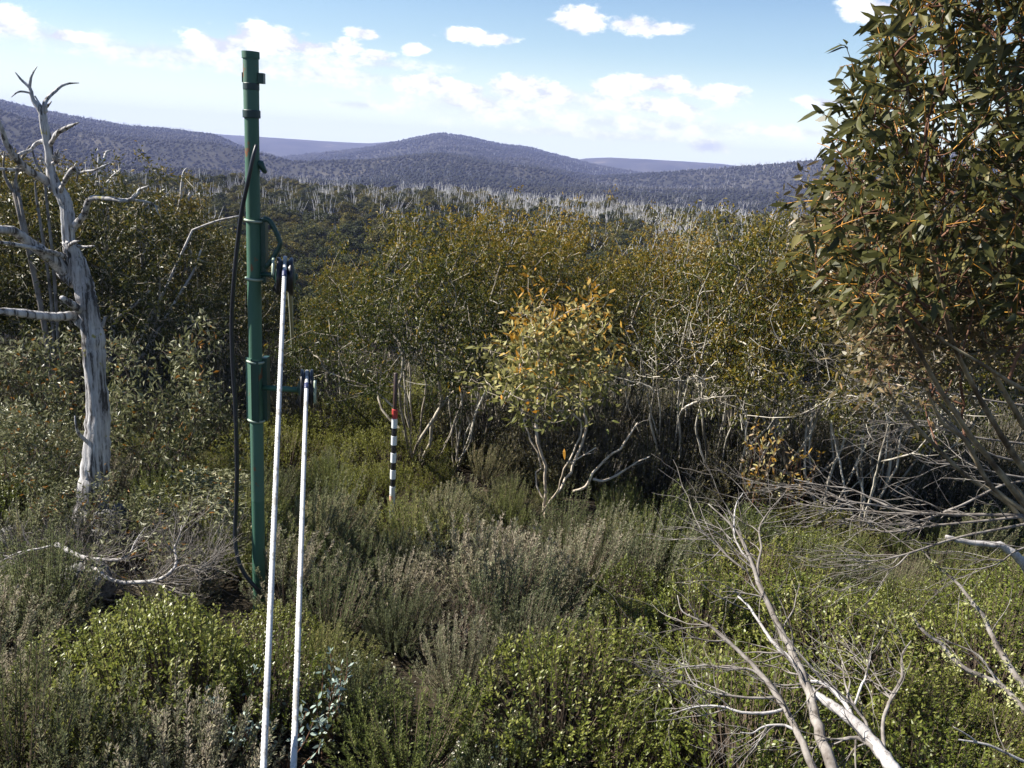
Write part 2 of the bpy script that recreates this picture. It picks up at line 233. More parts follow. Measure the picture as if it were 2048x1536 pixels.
# ------------------------------------------------------------------ geometry helpers
class Geo:
    def __init__(s): s.V = []; s.F3 = []; s.F4 = []; s.t3 = []; s.t4 = []; s.n = 0
    def add(s, V, F3=None, F4=None, t=0.5):
        V = np.asarray(V, float).reshape(-1, 3)
        for F, L, T in ((F3, s.F3, s.t3), (F4, s.F4, s.t4)):
            if F is not None and len(F):
                F = np.asarray(F, np.int64); L.append(F + s.n)
                T.append(np.full(len(F), t) if np.isscalar(t) else np.resize(t, len(F)) if len(t) != len(F) else np.asarray(t))
        s.V.append(V); s.n += len(V)
    def tube(s, P, R, sides=6, t=0.5, cap=True, rough=0.0):
        P = np.asarray(P, float); R = np.broadcast_to(np.asarray(R, float), (len(P),))
        T = np.gradient(P, axis=0); T /= np.linalg.norm(T, axis=1)[:, None] + 1e-9
        ref = np.array([0.31, 0.17, 0.93]) if abs(T[0][2]) < 0.9 else np.array([1.0, 0.1, 0.05])
        U = np.zeros_like(P); u = ref - T[0] * (ref @ T[0]); u /= np.linalg.norm(u)
        for i in range(len(P)):
            u = u - T[i] * (u @ T[i]); u /= np.linalg.norm(u) + 1e-9; U[i] = u
        B = np.cross(T, U)
        a = np.arange(sides) * 2 * math.pi / sides
        V = P[:, None] + R[:, None, None] * (np.cos(a)[None, :, None] * U[:, None] + np.sin(a)[None, :, None] * B[:, None])
        if rough:                      # grooves running along the wood, slowly twisting
            sl_ = np.concatenate([[0], np.cumsum(np.linalg.norm(np.diff(P, axis=0), axis=1))])[:, None]; aa = a[None] + sl_ * .5
            w_ = 1 + rough * (.9 * np.sin(aa * 5 + np.sin(sl_ * 3) * 1.3) + .7 * np.sin(aa * 9 + 2 * np.sin(sl_ * 5 + 1)) + .5 * np.sin(aa * 2 + sl_ * 7))
            V = P[:, None] + (V - P[:, None]) * w_[..., None]
        n = len(P); i = np.arange(n - 1)[:, None] * sides; j = np.arange(sides)[None]; k = (j + 1) % sides
        F = np.stack([i + j, i + k, i + sides + k, i + sides + j], -1).reshape(-1, 4)
        V = V.reshape(-1, 3); F3 = None
        if cap:
            V = np.vstack([V, P[-1] + T[-1] * R[-1] * 0.3, P[0]]); e = (n - 1) * sides; j = np.arange(sides); k = (j + 1) % sides
            F3 = np.vstack([np.stack([e + j, e + k, np.full(sides, n * sides)], -1), np.stack([k, j, np.full(sides, n * sides + 1)], -1)])
        s.add(V, F3, F, t)
    def box(s, c, h, R=None, t=0.5):
        V = np.array([[x, y, z] for x in (-1, 1) for y in (-1, 1) for z in (-1, 1)], float) * np.asarray(h)
        if R is not None: V = V @ np.asarray(R).T
        s.add(V + np.asarray(c), None, [[0, 1, 3, 2], [4, 6, 7, 5], [0, 4, 5, 1], [2, 3, 7, 6], [0, 2, 6, 4], [1, 5, 7, 3]], t)
    def leaves(s, P, D, N, L, Wd, t, lance=False, bend=0.15):
        P = np.asarray(P, float); n = len(P)
        if n == 0: return
        D = D / (np.linalg.norm(D, axis=1)[:, None] + 1e-9)
        X = np.cross(D, N); X /= np.linalg.norm(X, axis=1)[:, None] + 1e-9
        N = np.cross(X, D)
        L = np.broadcast_to(L, (n,))[:, None]; Wd = np.broadcast_to(Wd, (n,))[:, None] * 0.5
        if not lance:
            V = np.stack([P, P + D * L * 0.45 + X * Wd + N * Wd * 0.35, P + D * L - N * L * bend, P + D * L * 0.45 - X * Wd + N * Wd * 0.35], 1)
            b = np.arange(n)[:, None] * 4
            s.add(V, None, b + np.array([[0, 1, 2, 3]]), np.asarray(t))
        else:
            V = np.stack([P, P + D * L * .3 + X * Wd * .9 + N * Wd * .2, P + D * L * .3 - X * Wd * .9 + N * Wd * .2,
                          P + D * L * .65 + X * Wd * .85 - N * L * bend * .4, P + D * L * .65 - X * Wd * .85 - N * L * bend * .4, P + D * L - N * L * bend], 1)
            b = np.arange(n)[:, None] * 6; t = np.asarray(t)
            s.add(V, np.concatenate([b + np.array([[0, 1, 2]]), b + np.array([[3, 5, 4]])]), b + np.array([[1, 3, 4, 2]]), 0.5)
            s.t3[-1] = np.concatenate([t, t]); s.t4[-1] = t
    def mesh(s, name, mats, smooth=True):
        me = bpy.data.meshes.new(name)
        V = np.vstack(s.V)
        F3 = np.vstack(s.F3) if s.F3 else np.zeros((0, 3), np.int64); F4 = np.vstack(s.F4) if s.F4 else np.zeros((0, 4), np.int64)
        T = np.concatenate((s.t3 or [np.zeros(0)]) + (s.t4 or [np.zeros(0)]))
        me.vertices.add(len(V)); me.vertices.foreach_set('co', V.astype(np.float32).ravel())
        li = np.concatenate([F3.ravel(), F4.ravel()]).astype(np.int32); nf = len(F3) + len(F4)
        me.loops.add(len(li)); me.loops.foreach_set('vertex_index', li)
        st = np.concatenate([np.arange(len(F3)) * 3, len(F3) * 3 + np.arange(len(F4)) * 4]).astype(np.int32)
        me.polygons.add(nf); me.polygons.foreach_set('loop_start', st)
        try: me.polygons.foreach_set('loop_total', np.concatenate([np.full(len(F3), 3), np.full(len(F4), 4)]).astype(np.int32))
        except Exception: pass
        me.polygons.foreach_set('use_smooth', np.full(nf, bool(smooth)))
        at = me.attributes.new('tint', 'FLOAT', 'FACE'); at.data.foreach_set('value', T.astype(np.float32))
        if not isinstance(mats, (list, tuple)): mats = [mats]
        for m in mats: me.materials.append(m)
        me.update(calc_edges=True)
        return me
    def build(s, name, mat, parent=None, loc=None, smooth=True):
        if loc is not None: s.V = [np.vstack(s.V) - np.asarray(loc)]
        o = bpy.data.objects.new(name, s.mesh(name, mat, smooth)); COL.objects.link(o)
        if parent is not None: o.parent = parent
        elif loc is not None: o.location = loc
        return o
def merge(geos):                      # several Geo with one material each -> one mesh with slots
    g = Geo(); idx = []
    for k, q in enumerate(geos): pass
    return g
def tag(o, label, cat, group=None, kind=None):
    if label: o['label'] = label
    if cat: o['category'] = cat
    if group: o['group'] = group
    if kind: o['kind'] = kind
    return o
def thing(name, loc, label, cat, group=None, rz=0):
    o = bpy.data.objects.new(name, None); COL.objects.link(o); o.location = loc; o.rotation_euler = (0, 0, rz); o.empty_display_size = 0.2
    return tag(o, label, cat, group)
def copy_tree(o, parent=None):
    c = o.copy(); COL.objects.link(c)
    if parent is not None: c.parent = parent
    for ch in list(o.children): copy_tree(ch, c)
    return c
def smooth_path(P, R, sub=3, jit=0.0, rs=None):
    P = np.asarray(P, float); R = np.asarray(R, float); n = len(P)
    if n < 2: return P, R
    Q = np.vstack([2 * P[0] - P[1], P, 2 * P[-1] - P[-2]]); out = []; ro = []
    for i in range(n - 1):
        p0, p1, p2, p3 = Q[i], Q[i + 1], Q[i + 2], Q[i + 3]
        for k in range(sub):
            t = k / sub
            out.append(0.5 * ((2 * p1) + (-p0 + p2) * t + (2 * p0 - 5 * p1 + 4 * p2 - p3) * t * t + (-p0 + 3 * p1 - 3 * p2 + p3) * t ** 3)); ro.append(R[i] * (1 - t) + R[i + 1] * t)
    out.append(P[-1]); ro.append(R[-1]); out = np.array(out); ro = np.array(ro)
    if jit and rs is not None: out[1:-1] += rs.normal(0, 1, out[1:-1].shape) * (ro[1:-1, None] * jit)
    return out, ro
def mst(nodes, parents, targets, bf=0.4):
    nodes = [np.asarray(p, float) for p in nodes]; parents = list(parents); pl = []
    for i, p in enumerate(nodes): pl.append(0 if parents[i] < 0 else pl[parents[i]] + np.linalg.norm(p - nodes[parents[i]]))
    T = np.asarray(targets, float); m = len(T); best = np.full(m, 1e9); bp = np.zeros(m, int); bd = np.zeros(m); alive = np.ones(m, bool)
    def upd(i):
        d = np.linalg.norm(T - nodes[i], axis=1); c = d + bf * pl[i]; k = c < best
        best[k] = c[k]; bp[k] = i; bd[k] = d[k]
    for i in range(len(nodes)): upd(i)
    for _ in range(m):
        j = int(np.argmin(np.where(alive, best, 1e9))); alive[j] = False
        nodes.append(T[j]); parents.append(int(bp[j])); pl.append(pl[bp[j]] + bd[j]); upd(len(nodes) - 1)
    return np.array(nodes), np.array(parents)
def skeleton(nodes, parents, rtip, expo):
    n = len(nodes); ch = [[] for _ in range(n)]; cnt = np.zeros(n)
    pl = np.zeros(n)
    for i in range(n):
        if parents[i] >= 0: ch[parents[i]].append(i)
    for i in range(n):
        if parents[i] >= 0: pl[i] = pl[parents[i]] + np.linalg.norm(nodes[i] - nodes[parents[i]])
    for i in np.argsort(-pl):
        cnt[i] = max(1, sum(cnt[c] for c in ch[i]))
    rad = rtip * cnt ** expo
    out = []; st = [(i, -1) for i in range(n) if parents[i] < 0]
    while st:
        i, par = st.pop(); c = [] if par < 0 else [par]; r = [] if par < 0 else [min(rad[par], rad[i] * 1.25)]
        while True:
            c.append(i); r.append(rad[i])
            if not ch[i]: break
            k = max(ch[i], key=lambda q: cnt[q])
            st += [(q, i) for q in ch[i] if q != k]; i = k
        if len(c) > 1: out.append((c, r))
    tips = [i for i in range(n) if not ch[i]]
    return out, tips, rad, ch
def unit(a): return a / (np.linalg.norm(a, axis=-1, keepdims=True) + 1e-9)

# ------------------------------------------------------------------ terrain
GY = np.array([-400, 7, 18, 25, 40, 80, 160, 260, 300, 420]); GZ = np.array([0, 0, -1.5, -2.9, -6.6, -16.8, -16.0, -14.2, -18, -46])
def vnoise(x, y, f, seed):
    x = np.asarray(x, float) * f; y = np.asarray(y, float) * f
    xi = np.floor(x).astype(np.int64); yi = np.floor(y).astype(np.int64); fx = x - xi; fy = y - yi
    def h(a, b):
        q = (a * 374761393 + b * 668265263 + seed * 982451653) & 0x7fffffff; q = ((q ^ (q >> 13)) * 1274126177) & 0x7fffffff
        return ((q ^ (q >> 16)) & 0xffff) / 65535.0
    sx = fx * fx * (3 - 2 * fx); sy = fy * fy * (3 - 2 * fy)
    return (h(xi, yi) * (1 - sx) + h(xi + 1, yi) * sx) * (1 - sy) + (h(xi, yi + 1) * (1 - sx) + h(xi + 1, yi + 1) * sx) * sy
def gnear(x, y):
    x = np.asarray(x, float); y = np.asarray(y, float)
    r = np.sign(y) * np.minimum(np.abs(y), 1e9)
    rr = np.where(y > 0, np.hypot(x * 0.6, y), y)
    return np.interp(rr, GY, GZ) + 0.16 * (vnoise(x, y, 0.55, 1) - 0.5) + np.clip((rr - 30) / 60, 0, 1) * 2.0 * (vnoise(x, y, 0.05, 2) - 0.5)
def crest(pts):
    a = [azel(*p) for p in pts]; t = np.array([q[0] for q in a]); e = np.array([q[1] for q in a]); return t, e
RID = [  # crest pixels, distance, foot distance, back width
    (crest([(-900, 190), (-400, 180), (-150, 190), (0, 203), (60, 217), (150, 235), (250, 252), (350, 262), (430, 273), (500, 300), (620, 335), (750, 365), (900, 400), (2600, 520)]), 2200, 650, 900),
    (crest([(-400, 300), (300, 280), (380, 262), (440, 268), (520, 274), (640, 283), (740, 286), (800, 281), (900, 290), (1100, 320), (2600, 430)]), 4000, 2600, 600),
    (crest([(-400, 420), (480, 330), (600, 315), (700, 303), (760, 292), (830, 277), (880, 268), (940, 275), (1000, 289), (1060, 297), (1120, 313), (1170, 326), (1240, 342), (1400, 370), (2600, 520)]), 2600, 700, 900),
    (crest([(-400, 420), (1050, 335), (1170, 317), (1220, 315), (1290, 318), (1380, 323), (1440, 327), (1480, 332), (1600, 345), (2600, 420)]), 3500, 2200, 900),
    (crest([(-400, 480), (900, 392), (1100, 362), (1300, 347), (1400, 340), (1480, 334), (1560, 329), (1640, 322), (1750, 315), (2048, 300), (2600, 290)]), 1500, 600, 700),
]
def zfar(r, th):
    z = np.full(np.shape(r), -150.0)
    for (t, e), R, F, B in RID:
        zc = 4.5 + R * np.tan(np.interp(th, t, e)); zf = 4.5 + F * math.tan(math.radians(-3.6))
        k = np.clip((r - F) / (R - F), 0, 1); k = 0.35 * k + 0.65 * k * k * (3 - 2 * k)
        k2 = np.clip((r - R) / B, 0, 1); k2 = k2 * k2 * (3 - 2 * k2)
        zz = zf + (zc - zf) * k - k2 * (zc + 140)
        zz = np.where(r < F, zf - (F - r) * 0.05, zz)
        z = np.maximum(z, zz)
    x = r * np.sin(th); y = r * np.cos(th)
    w = np.clip((r - 700) / 500, 0, 1)
    ns = (vnoise(x, y, 1 / 320, 5) - 0.5) * 64 + (vnoise(x, y, 1 / 130, 6) - 0.5) * 24
    atc = np.zeros(np.shape(r))
    for (t, e), R, F, B in RID: atc = np.maximum(atc, np.exp(-((r - R) / (0.13 * R)) ** 2))
    return z + ns * w * (1 - atc * 0.9)
def gz(x, y):
    x = np.asarray(x, float); y = np.asarray(y, float); r = np.hypot(x, y); th = np.arctan2(x, y)
    k = np.clip((r - 300) / 250, 0, 1); k = k * k * (3 - 2 * k)
    front = np.clip((math.radians(75) - np.abs(th)) / math.radians(25), 0, 1)
    far = zfar(r, th) * front + (1 - front) * (-50 + 40 * vnoise(x, y, 1 / 900, 8))
    return gnear(x, y) * (1 - k) + far * k
def g1(x, y): return float(gz(np.array([x]), np.array([y]))[0])
def on_ground(px, py):
    d = ray(px, py); lo, hi = 0.5, 60.0
    for _ in range(40):
        m = 0.5 * (lo + hi); p = CAM + d * m
        if p[2] > g1(p[0], p[1]): lo = m
        else: hi = m
    return CAM + d * lo
def terrain_sheet(name, radii, mat):
    th = np.radians(np.concatenate([np.arange(-40, 40, 0.2), np.arange(40, 320, 2.0)]))
    thw = np.where(th > math.pi, th - 2 * math.pi, th)
    R, T = np.meshgrid(radii, thw, indexing='ij'); X = R * np.sin(T); Y = R * np.cos(T); Z = gz(X, Y)
    n, m = len(radii), len(th); i = np.arange(n - 1)[:, None] * m; j = np.arange(m)[None]; k = (j + 1) % m
    F = np.stack([i + j, i + m + j, i + m + k, i + k], -1).reshape(-1, 4)
    g = Geo(); V = np.stack([X, Y, Z], -1).reshape(-1, 3); g.add(V[:, :], None, F)
    if radii[0] < 1:
        c = g.n; g.add([[0, 0, g1(0, 0)]]); j = np.arange(m); g.F3.append(np.stack([j, (j + 1) % m, np.full(m, c)], -1)); g.t3.append(np.full(m, .5))
    o = g.build(name, mat); o['kind'] = 'structure'; return o
split = 330.0
terrain_sheet('ground', np.concatenate([np.geomspace(0.8, 20, 60), np.geomspace(20.5, split, 70)]), M['soil'])
HILLS = terrain_sheet('hills', np.concatenate([np.geomspace(split, 3000, 130), np.geomspace(3050, 4600, 34)]), M['hill'])
hv = np.zeros(len(HILLS.data.vertices) * 3, np.float32); HILLS.data.vertices.foreach_get('co', hv); HILL_TOP = float(hv[2::3].max()); print('hill', HILL_TOP, hv[2::3].min())

# haze: a closed box of thin air round everything
hm = bpy.data.materials.new('haze_air'); hm.use_nodes = True; ht = hm.node_tree; ht.nodes.clear()
pv = ht.nodes.new('ShaderNodeVolumePrincipled'); ho = ht.nodes.new('ShaderNodeOutputMaterial'); ht.links.new(pv.outputs[0], ho.inputs['Volume'])
pv.inputs['Color'].default_value = (0.45, 0.52, 0.95, 1); pv.inputs['Density'].default_value = 0.00016; pv.inputs['Anisotropy'].default_value = 0.0
hg = Geo(); zt = HILL_TOP + 16; hg.box((0, 0, (zt - 175) / 2), (4640, 4640, (zt + 175) / 2))
ha = hg.build('haze', hm); ha['kind'] = 'stuff'

# ------------------------------------------------------------------ far forest on the hills (past counting)
def in_frustum_az(n, rs): return np.radians(rs.uniform(-36, 36, n))
ICO_V = np.array([[0, 0, 1], *[[math.cos(a) * .894, math.sin(a) * .894, .447] for a in np.arange(5) * 1.2566], *[[math.cos(a + .628) * .894, math.sin(a + .628) * .894, -.447] for a in np.arange(5) * 1.2566], [0, 0, -1]])
ICO_F = np.array([[0, 1 + i, 1 + (i + 1) % 5] for i in range(5)] + [[1 + i, 6 + i, 1 + (i + 1) % 5] for i in range(5)] + [[6 + i, 6 + (i + 1) % 5, 1 + (i + 1) % 5] for i in range(5)] + [[11, 6 + (i + 1) % 5, 6 + i] for i in range(5)])
rs = RS(11)
n = 70000
ICO_V = np.array([[1,0,0],[-1,0,0],[0,1,0],[0,-1,0],[0,0,1],[0,0,-1]], float); ICO_F = np.array([[0,2,4],[2,1,4],[1,3,4],[3,0,4],[2,0,5],[1,2,5],[3,1,5],[0,3,5]])
r = 650 + 2300 * rs.rand(n) ** 1.05; th = in_frustum_az(n, rs); x = r * np.sin(th); y = r * np.cos(th); z = gz(x, y)
sc = rs.uniform(1.2, 3.0, n) * (0.6 + r / 3000)
V = (ICO_V[None] * rs.uniform(0.65, 1.3, (n, 6, 1))) * sc[:, None, None] * np.array([1, 1, 0.9]) + np.stack([x, y, z + sc * 0.75], -1)[:, None]
g = Geo(); g.add(V, (ICO_F[None] + np.arange(n)[:, None, None] * 6).reshape(-1, 3), None, np.repeat(np.clip(rs.normal(0.3, .07, n) + .9 * (vnoise(x, y, 1 / 190, 41) - .5) + .8 * (vnoise(x, y, 1 / 70, 42) - .5), 0, 1), 8))
o = g.build('hill_forest', M['hillcrown'], smooth=True); o['kind'] = 'stuff'
n = 7500                                                                  # pale dead trunks standing in it
r = 700 + 1900 * rs.rand(n); th = in_frustum_az(n, rs); x = r * np.sin(th); y = r * np.cos(th)
keep = vnoise(x, y, 1 / 170, 21) + 0.25 * (th > 0.08) - 0.15 * (th < -0.15) > 0.5 + 0.2 * rs.rand(n); x, y, r = x[keep], y[keep], r[keep]; n = len(x); z = gz(x, y)
b = np.stack([x, y, z], -1); Hh = rs.uniform(4.5, 9, n) * (0.8 + r / 5000); w = 0.00014 * r + 0.10
g = Geo()
for k in range(3):
    f0 = b + np.stack([0 * x, 0 * x, Hh * (0, .45, .5)[k]], -1); lean = rs.normal(0, (.10, .35, .35)[k], (n, 2)) * Hh[:, None] * 0.5
    tp = f0 + np.stack([lean[:, 0], lean[:, 1], Hh * (1, .45, .4)[k]], -1)
    a = np.arange(3) * 2.094; ring = np.stack([np.cos(a), np.sin(a), 0 * a], -1)[None] * w[:, None, None]
    V = np.concatenate([f0[:, None] + ring, tp[:, None] + ring * 0.35], 1)
    F = np.array([[i, (i + 1) % 3, 3 + (i + 1) % 3, 3 + i] for i in range(3)])
    g.add(V, None, (F[None] + np.arange(n)[:, None, None] * 6).reshape(-1, 4))
o = g.build('dead_hill_forest', M['bleached']); o['kind'] = 'stuff'

# ------------------------------------------------------------------ tree makers
def gum(seed, H, R, nclump=34, per=9, nst=6, leafL=0.075, leafW=0.024, nleaf=16, low=0.5, rtip=0.005, expo=0.5, cr=0.2, bf=0.35, gold=0.5, spreadz=0.10, droop=0.5, lance=False, wig=0.05, sides=5, lowp=.12, dome=.34, wob=.010):
    rs = RS(seed); cl = []
    for i in range(nclump):
        a = rs.rand() * 6.283; q = math.sqrt(rs.rand()); rr = R * q
        top = H * (1 - dome * q ** 2.2) * rs.uniform(0.86, 1.0)
        zz = top - abs(rs.normal(0, spreadz)) * H
        if rs.rand() < lowp: zz -= rs.rand() * (zz - low * H) * 0.8
        cl.append((rr * math.cos(a), rr * math.sin(a), max(low * H, zz)))
    cl = np.array(cl); T = []
    for c in cl: T.append(c + rs.normal(0, 1, (per, 3)) * np.array([1, 1, .8]) * cr * R * rs.uniform(.6, 1.1))
    T = np.vstack(T)
    nodes = [np.zeros(3)]; par = [-1]
    for s in range(nst):
        c = cl[rs.randint(len(cl))] if s else cl[np.argmax(cl[:, 2])]
        prev = 0; k0 = rs.uniform(0.02, 0.06) * H
        for t in (0.12, 0.3, 0.5, 0.7, 0.88):
            p = np.array([c[0] * (t ** 0.9), c[1] * (t ** 0.9), c[2] * t * (1 - 0.12 * math.sin(t * 3.14))]) + rs.normal(0, wig, 3) * H * 0.35 * np.array([1, 1, .4])
            nodes.append(p); par.append(prev); prev = len(nodes) - 1
    nodes, par = mst(nodes, par, T, bf); chs, tips, rad, ch = skeleton(nodes, par, rtip, expo)
    br = Geo()
    for c, r_ in chs:
        P, Rr = smooth_path(nodes[c], r_, 3 if r_[0] > rtip * 2 else 2, 0.0)
        if len(P) > 3: P[1:-1] += rs.normal(0, wob, P[1:-1].shape) * min(1, H / 3)
        br.tube(P, Rr, sides if r_[0] > rtip * 2.5 else 3, 0.5, cap=False)
    cr_ = Geo(); ti = np.arange(nst * 5 + 1, len(nodes)); ti = ti[nodes[ti][:, 2] > (low - .12) * H]; P0 = nodes[ti]; dirs = unit(nodes[ti] - nodes[par[ti]])
    k = nleaf; n = len(ti) * k
    base = np.repeat(P0, k, 0); dd = np.repeat(dirs, k, 0)
    off = unit(rs.normal(0, 1, (n, 3)) + dd * 0.4 + np.array([0, 0, .25])) * (rs.rand(n, 1) ** 0.6) * leafL * rs.uniform(1.0, 3.2, (n, 1))
    P = base + off
    D = unit(off) * 0.7 + rs.normal(0, .55, (n, 3)) + np.array([0, 0, -droop])
    Nn = rs.normal(0, 1, (n, 3)) + np.array([0, 0, .5])
    # young growth is golden: high in its clump and at the outside of the crown
    hf = np.clip(off[:, 2] / (leafL * 2.5) * 0.5 + 0.5, 0, 1); out = np.clip(base[:, 2] / H, 0, 1)
    t = np.clip(rs.normal(0.32, .16, n) + gold * (hf - 0.35) * 0.55 + gold * (out - 0.75) * 0.9, 0, 1)
    t = np.where(rs.rand(n) < 0.04, 1.0, t)
    cr_.leaves(P, D, Nn, leafL * rs.uniform(.65, 1.25, n), leafW * rs.uniform(.7, 1.2, n), t, lance)
    return br, cr_
def put_tree(name, protos, k, px, Y, top, rz, label, cat, group=None, Href=1.0, wide=1.0, x=None):
    """a copy of prototype k standing on the ground where pixel column px meets depth Y, tall enough for its top to reach pixel row top"""
    p = W(px, top, Y); z0 = g1(p[0], Y); H = p[2] - z0
    o = copy_tree(protos[k]) if protos[k].get('used') else protos[k]
    protos[k]['used'] = 1
    o.location = (p[0], Y, z0 - 0.05); s = H / Href; o.scale = (s * wide, s * wide, s); o.rotation_euler = (0, 0, rz)
    return tag(o, label, cat, group)
def make_proto(name, br, cr, bm, cm, trunk='trunk', crown='crown'):
    e = bpy.data.objects.new(name, None); COL.objects.link(e); e.empty_display_size = .3
    br.build(trunk, bm, e); cr.build(crown, cm, e, smooth=False); return e
def dead_geo(seed, H, n=26, spread=0.5, rtip=0.02, expo=0.5, up=0.5):
    rs = RS(seed); nodes = [np.zeros(3)]; par = [-1]
    for s in range(3):
        a = rs.rand() * 6.28; prev = 0
        for t in (.25, .5, .75, 1):
            nodes.append(np.array([math.cos(a) * spread * H * .25 * t ** 1.3, math.sin(a) * spread * H * .25 * t ** 1.3, H * t * (.7 + .3 * (s == 0))]) + rs.normal(0, .02 * H, 3)); par.append(prev); prev = len(nodes) - 1
    T = np.stack([rs.normal(0, spread * H * .33, n), rs.normal(0, spread * H * .33, n), H * rs.uniform(.45, 1.0, n)], -1)
    nodes, par = mst(nodes, par, T, 1.6); chs, tips, rad, ch = skeleton(nodes, par, rtip, expo); g = Geo()
    for c, r_ in chs:
        P, Rr = np.array(nodes[c]), np.array(r_); Rr[-1] *= .4; g.tube(P, Rr, 4, .5, cap=False)
    return g

# ------------------------------------------------------------------ woodland on the plateau below
def forest_proto(seed, H, R):
    rs = RS(seed); cr = Geo(); br = Geo()
    nc = 30; ang = rs.rand(nc) * 6.283; q = np.sqrt(rs.rand(nc)); c = np.stack([R * q * np.cos(ang), R * q * np.sin(ang), H * (1 - .3 * q * q) * rs.uniform(.68, 1, nc)], -1)
    for i in range(nc):
        m = 90; d = unit(rs.normal(0, 1, (m, 3))); rr = R * rs.uniform(.22, .36)
        P = c[i] + d * rr * rs.uniform(.55, 1.05, (m, 1)) * np.array([1, 1, .75])
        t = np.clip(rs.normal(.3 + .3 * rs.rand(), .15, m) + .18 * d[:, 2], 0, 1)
        cr.leaves(P, np.cross(d, rs.normal(0, 1, (m, 3))), d + rs.normal(0, .38, (m, 3)), rs.uniform(.2, .40, m), rs.uniform(.14, .26, m), t)
    for i in range(0, nc, 3):
        p = c[i]; P, Rr = smooth_path([[p[0] * .05, p[1] * .05, 0], [p[0] * .3, p[1] * .3, p[2] * .35], [p[0] * .7, p[1] * .7, p[2] * .7], p], [.12, .09, .06, .03], 2); br.tube(P, Rr, 4, .5, cap=False)
    return br, cr
WD_L = 'olive crowned snow gum in the woodland on the plateau below'
fps = [make_proto('woodland_tree', *forest_proto(100 + i, 6.0, 2.5), M['gumbark'], M['forest']) for i in range(6)]
rs = RS(5); pts = []
N = 5200
th = np.radians(rs.uniform(-34, 34, N)); r = np.sqrt(rs.uniform(38 ** 2, 275 ** 2, N)); order = np.argsort(r); th, r = th[order], r[order]
acc = np.zeros((0, 2)); sel = []
for i in range(N):
    x, y = r[i] * math.sin(th[i]), r[i] * math.cos(th[i])
    if len(acc) and np.min(np.hypot(acc[:, 0] - x, acc[:, 1] - y)) < 3.0: continue
    if vnoise(np.array([x]), np.array([y]), .03, 77)[0] > .93: continue
    acc = np.vstack([acc, [x, y]]); sel.append((x, y))
sel = np.array(sel); rr = np.hypot(sel[:, 0], sel[:, 1]); zz = gz(sel[:, 0], sel[:, 1])
pxs, pys, _ = proj(np.stack([sel[:, 0], sel[:, 1], zz + 5], -1))
vis = (pxs > -60) & (pxs < 1720) & (pys < 640)
sel_in = [i for i in np.where(vis)[0] if rr[i] > 60][:290]
for q, i in enumerate(sel_in):
    o = fps[q % 6] if q < 6 else copy_tree(fps[q % 6])
    s = rs.uniform(.75, 1.15); o.location = (sel[i, 0], sel[i, 1], zz[i] - .1); o.rotation_euler = (0, 0, rs.rand() * 6.28); o.scale = (s * rs.uniform(.9, 1.2), s, s)
    tag(o, WD_L, 'tree', 'snow gums in the woodland on the plateau below')
rest_i = [i for i in range(len(sel)) if i not in set(sel_in) and rr[i] > 60 and pxs[i] > -260 and pxs[i] < 2300]
def scatter(name, pos, rot, scl, idx, protos):
    """one object of uncountable pieces: geometry nodes put prototype meshes on points"""
    col = bpy.data.collections.new(name + '_pieces')
    for k, me in enumerate(protos):
        o = bpy.data.objects.new('piece_%02d' % k, me); col.objects.link(o)
    me = bpy.data.meshes.new(name); me.vertices.add(len(pos)); me.vertices.foreach_set('co', np.asarray(pos, np.float32).ravel())
    for nm, ty, dat in (('rz', 'FLOAT', rot), ('sc', 'FLOAT', scl), ('pi', 'INT', idx)):
        a = me.attributes.new(nm, ty, 'POINT'); a.data.foreach_set('value', np.asarray(dat, np.int32 if ty == 'INT' else np.float32))
    ob = bpy.data.objects.new(name, me); COL.objects.link(ob); ob['kind'] = 'stuff'
    ng = bpy.data.node_groups.new(name, 'GeometryNodeTree')
    ng.interface.new_socket('Geometry', in_out='INPUT', socket_type='NodeSocketGeometry'); ng.interface.new_socket('Geometry', in_out='OUTPUT', socket_type='NodeSocketGeometry')
    N_ = ng.nodes; gi = N_.new('NodeGroupInput'); go = N_.new('NodeGroupOutput'); iop = N_.new('GeometryNodeInstanceOnPoints'); ci = N_.new('GeometryNodeCollectionInfo')
    ci.inputs['Collection'].default_value = col; ci.inputs['Separate Children'].default_value = True; ci.inputs['Reset Children'].default_value = True
    def at(nm, ty):
        a = N_.new('GeometryNodeInputNamedAttribute'); a.data_type = ty; a.inputs['Name'].default_value = nm
        return [s for s in a.outputs if s.enabled and s.name == 'Attribute'][0]
    cx = N_.new('ShaderNodeCombineXYZ'); ng.links.new(at('rz', 'FLOAT'), cx.inputs[2])
    ng.links.new(gi.outputs[0], iop.inputs['Points']); ng.links.new(ci.outputs[0], iop.inputs['Instance']); iop.inputs['Pick Instance'].default_value = True
    ng.links.new(at('pi', 'INT'), iop.inputs['Instance Index']); ng.links.new(cx.outputs[0], iop.inputs['Rotation']); ng.links.new(at('sc', 'FLOAT'), iop.inputs['Scale'])
    ng.links.new(iop.outputs[0], go.inputs[0])
    md = ob.modifiers.new('scatter', 'NODES'); md.node_group = ng
    return ob
crown_m = [f.children[1].data if f.children[1].name.startswith('crown') else f.children[0].data for f in fps]
ri = np.array(rest_i)
scatter('woodland_foliage', np.stack([sel[ri, 0], sel[ri, 1], zz[ri] - .1], -1), rs.rand(len(ri)) * 6.28, rs.uniform(.75, 1.15, len(ri)), rs.randint(0, 6, len(ri)), crown_m)
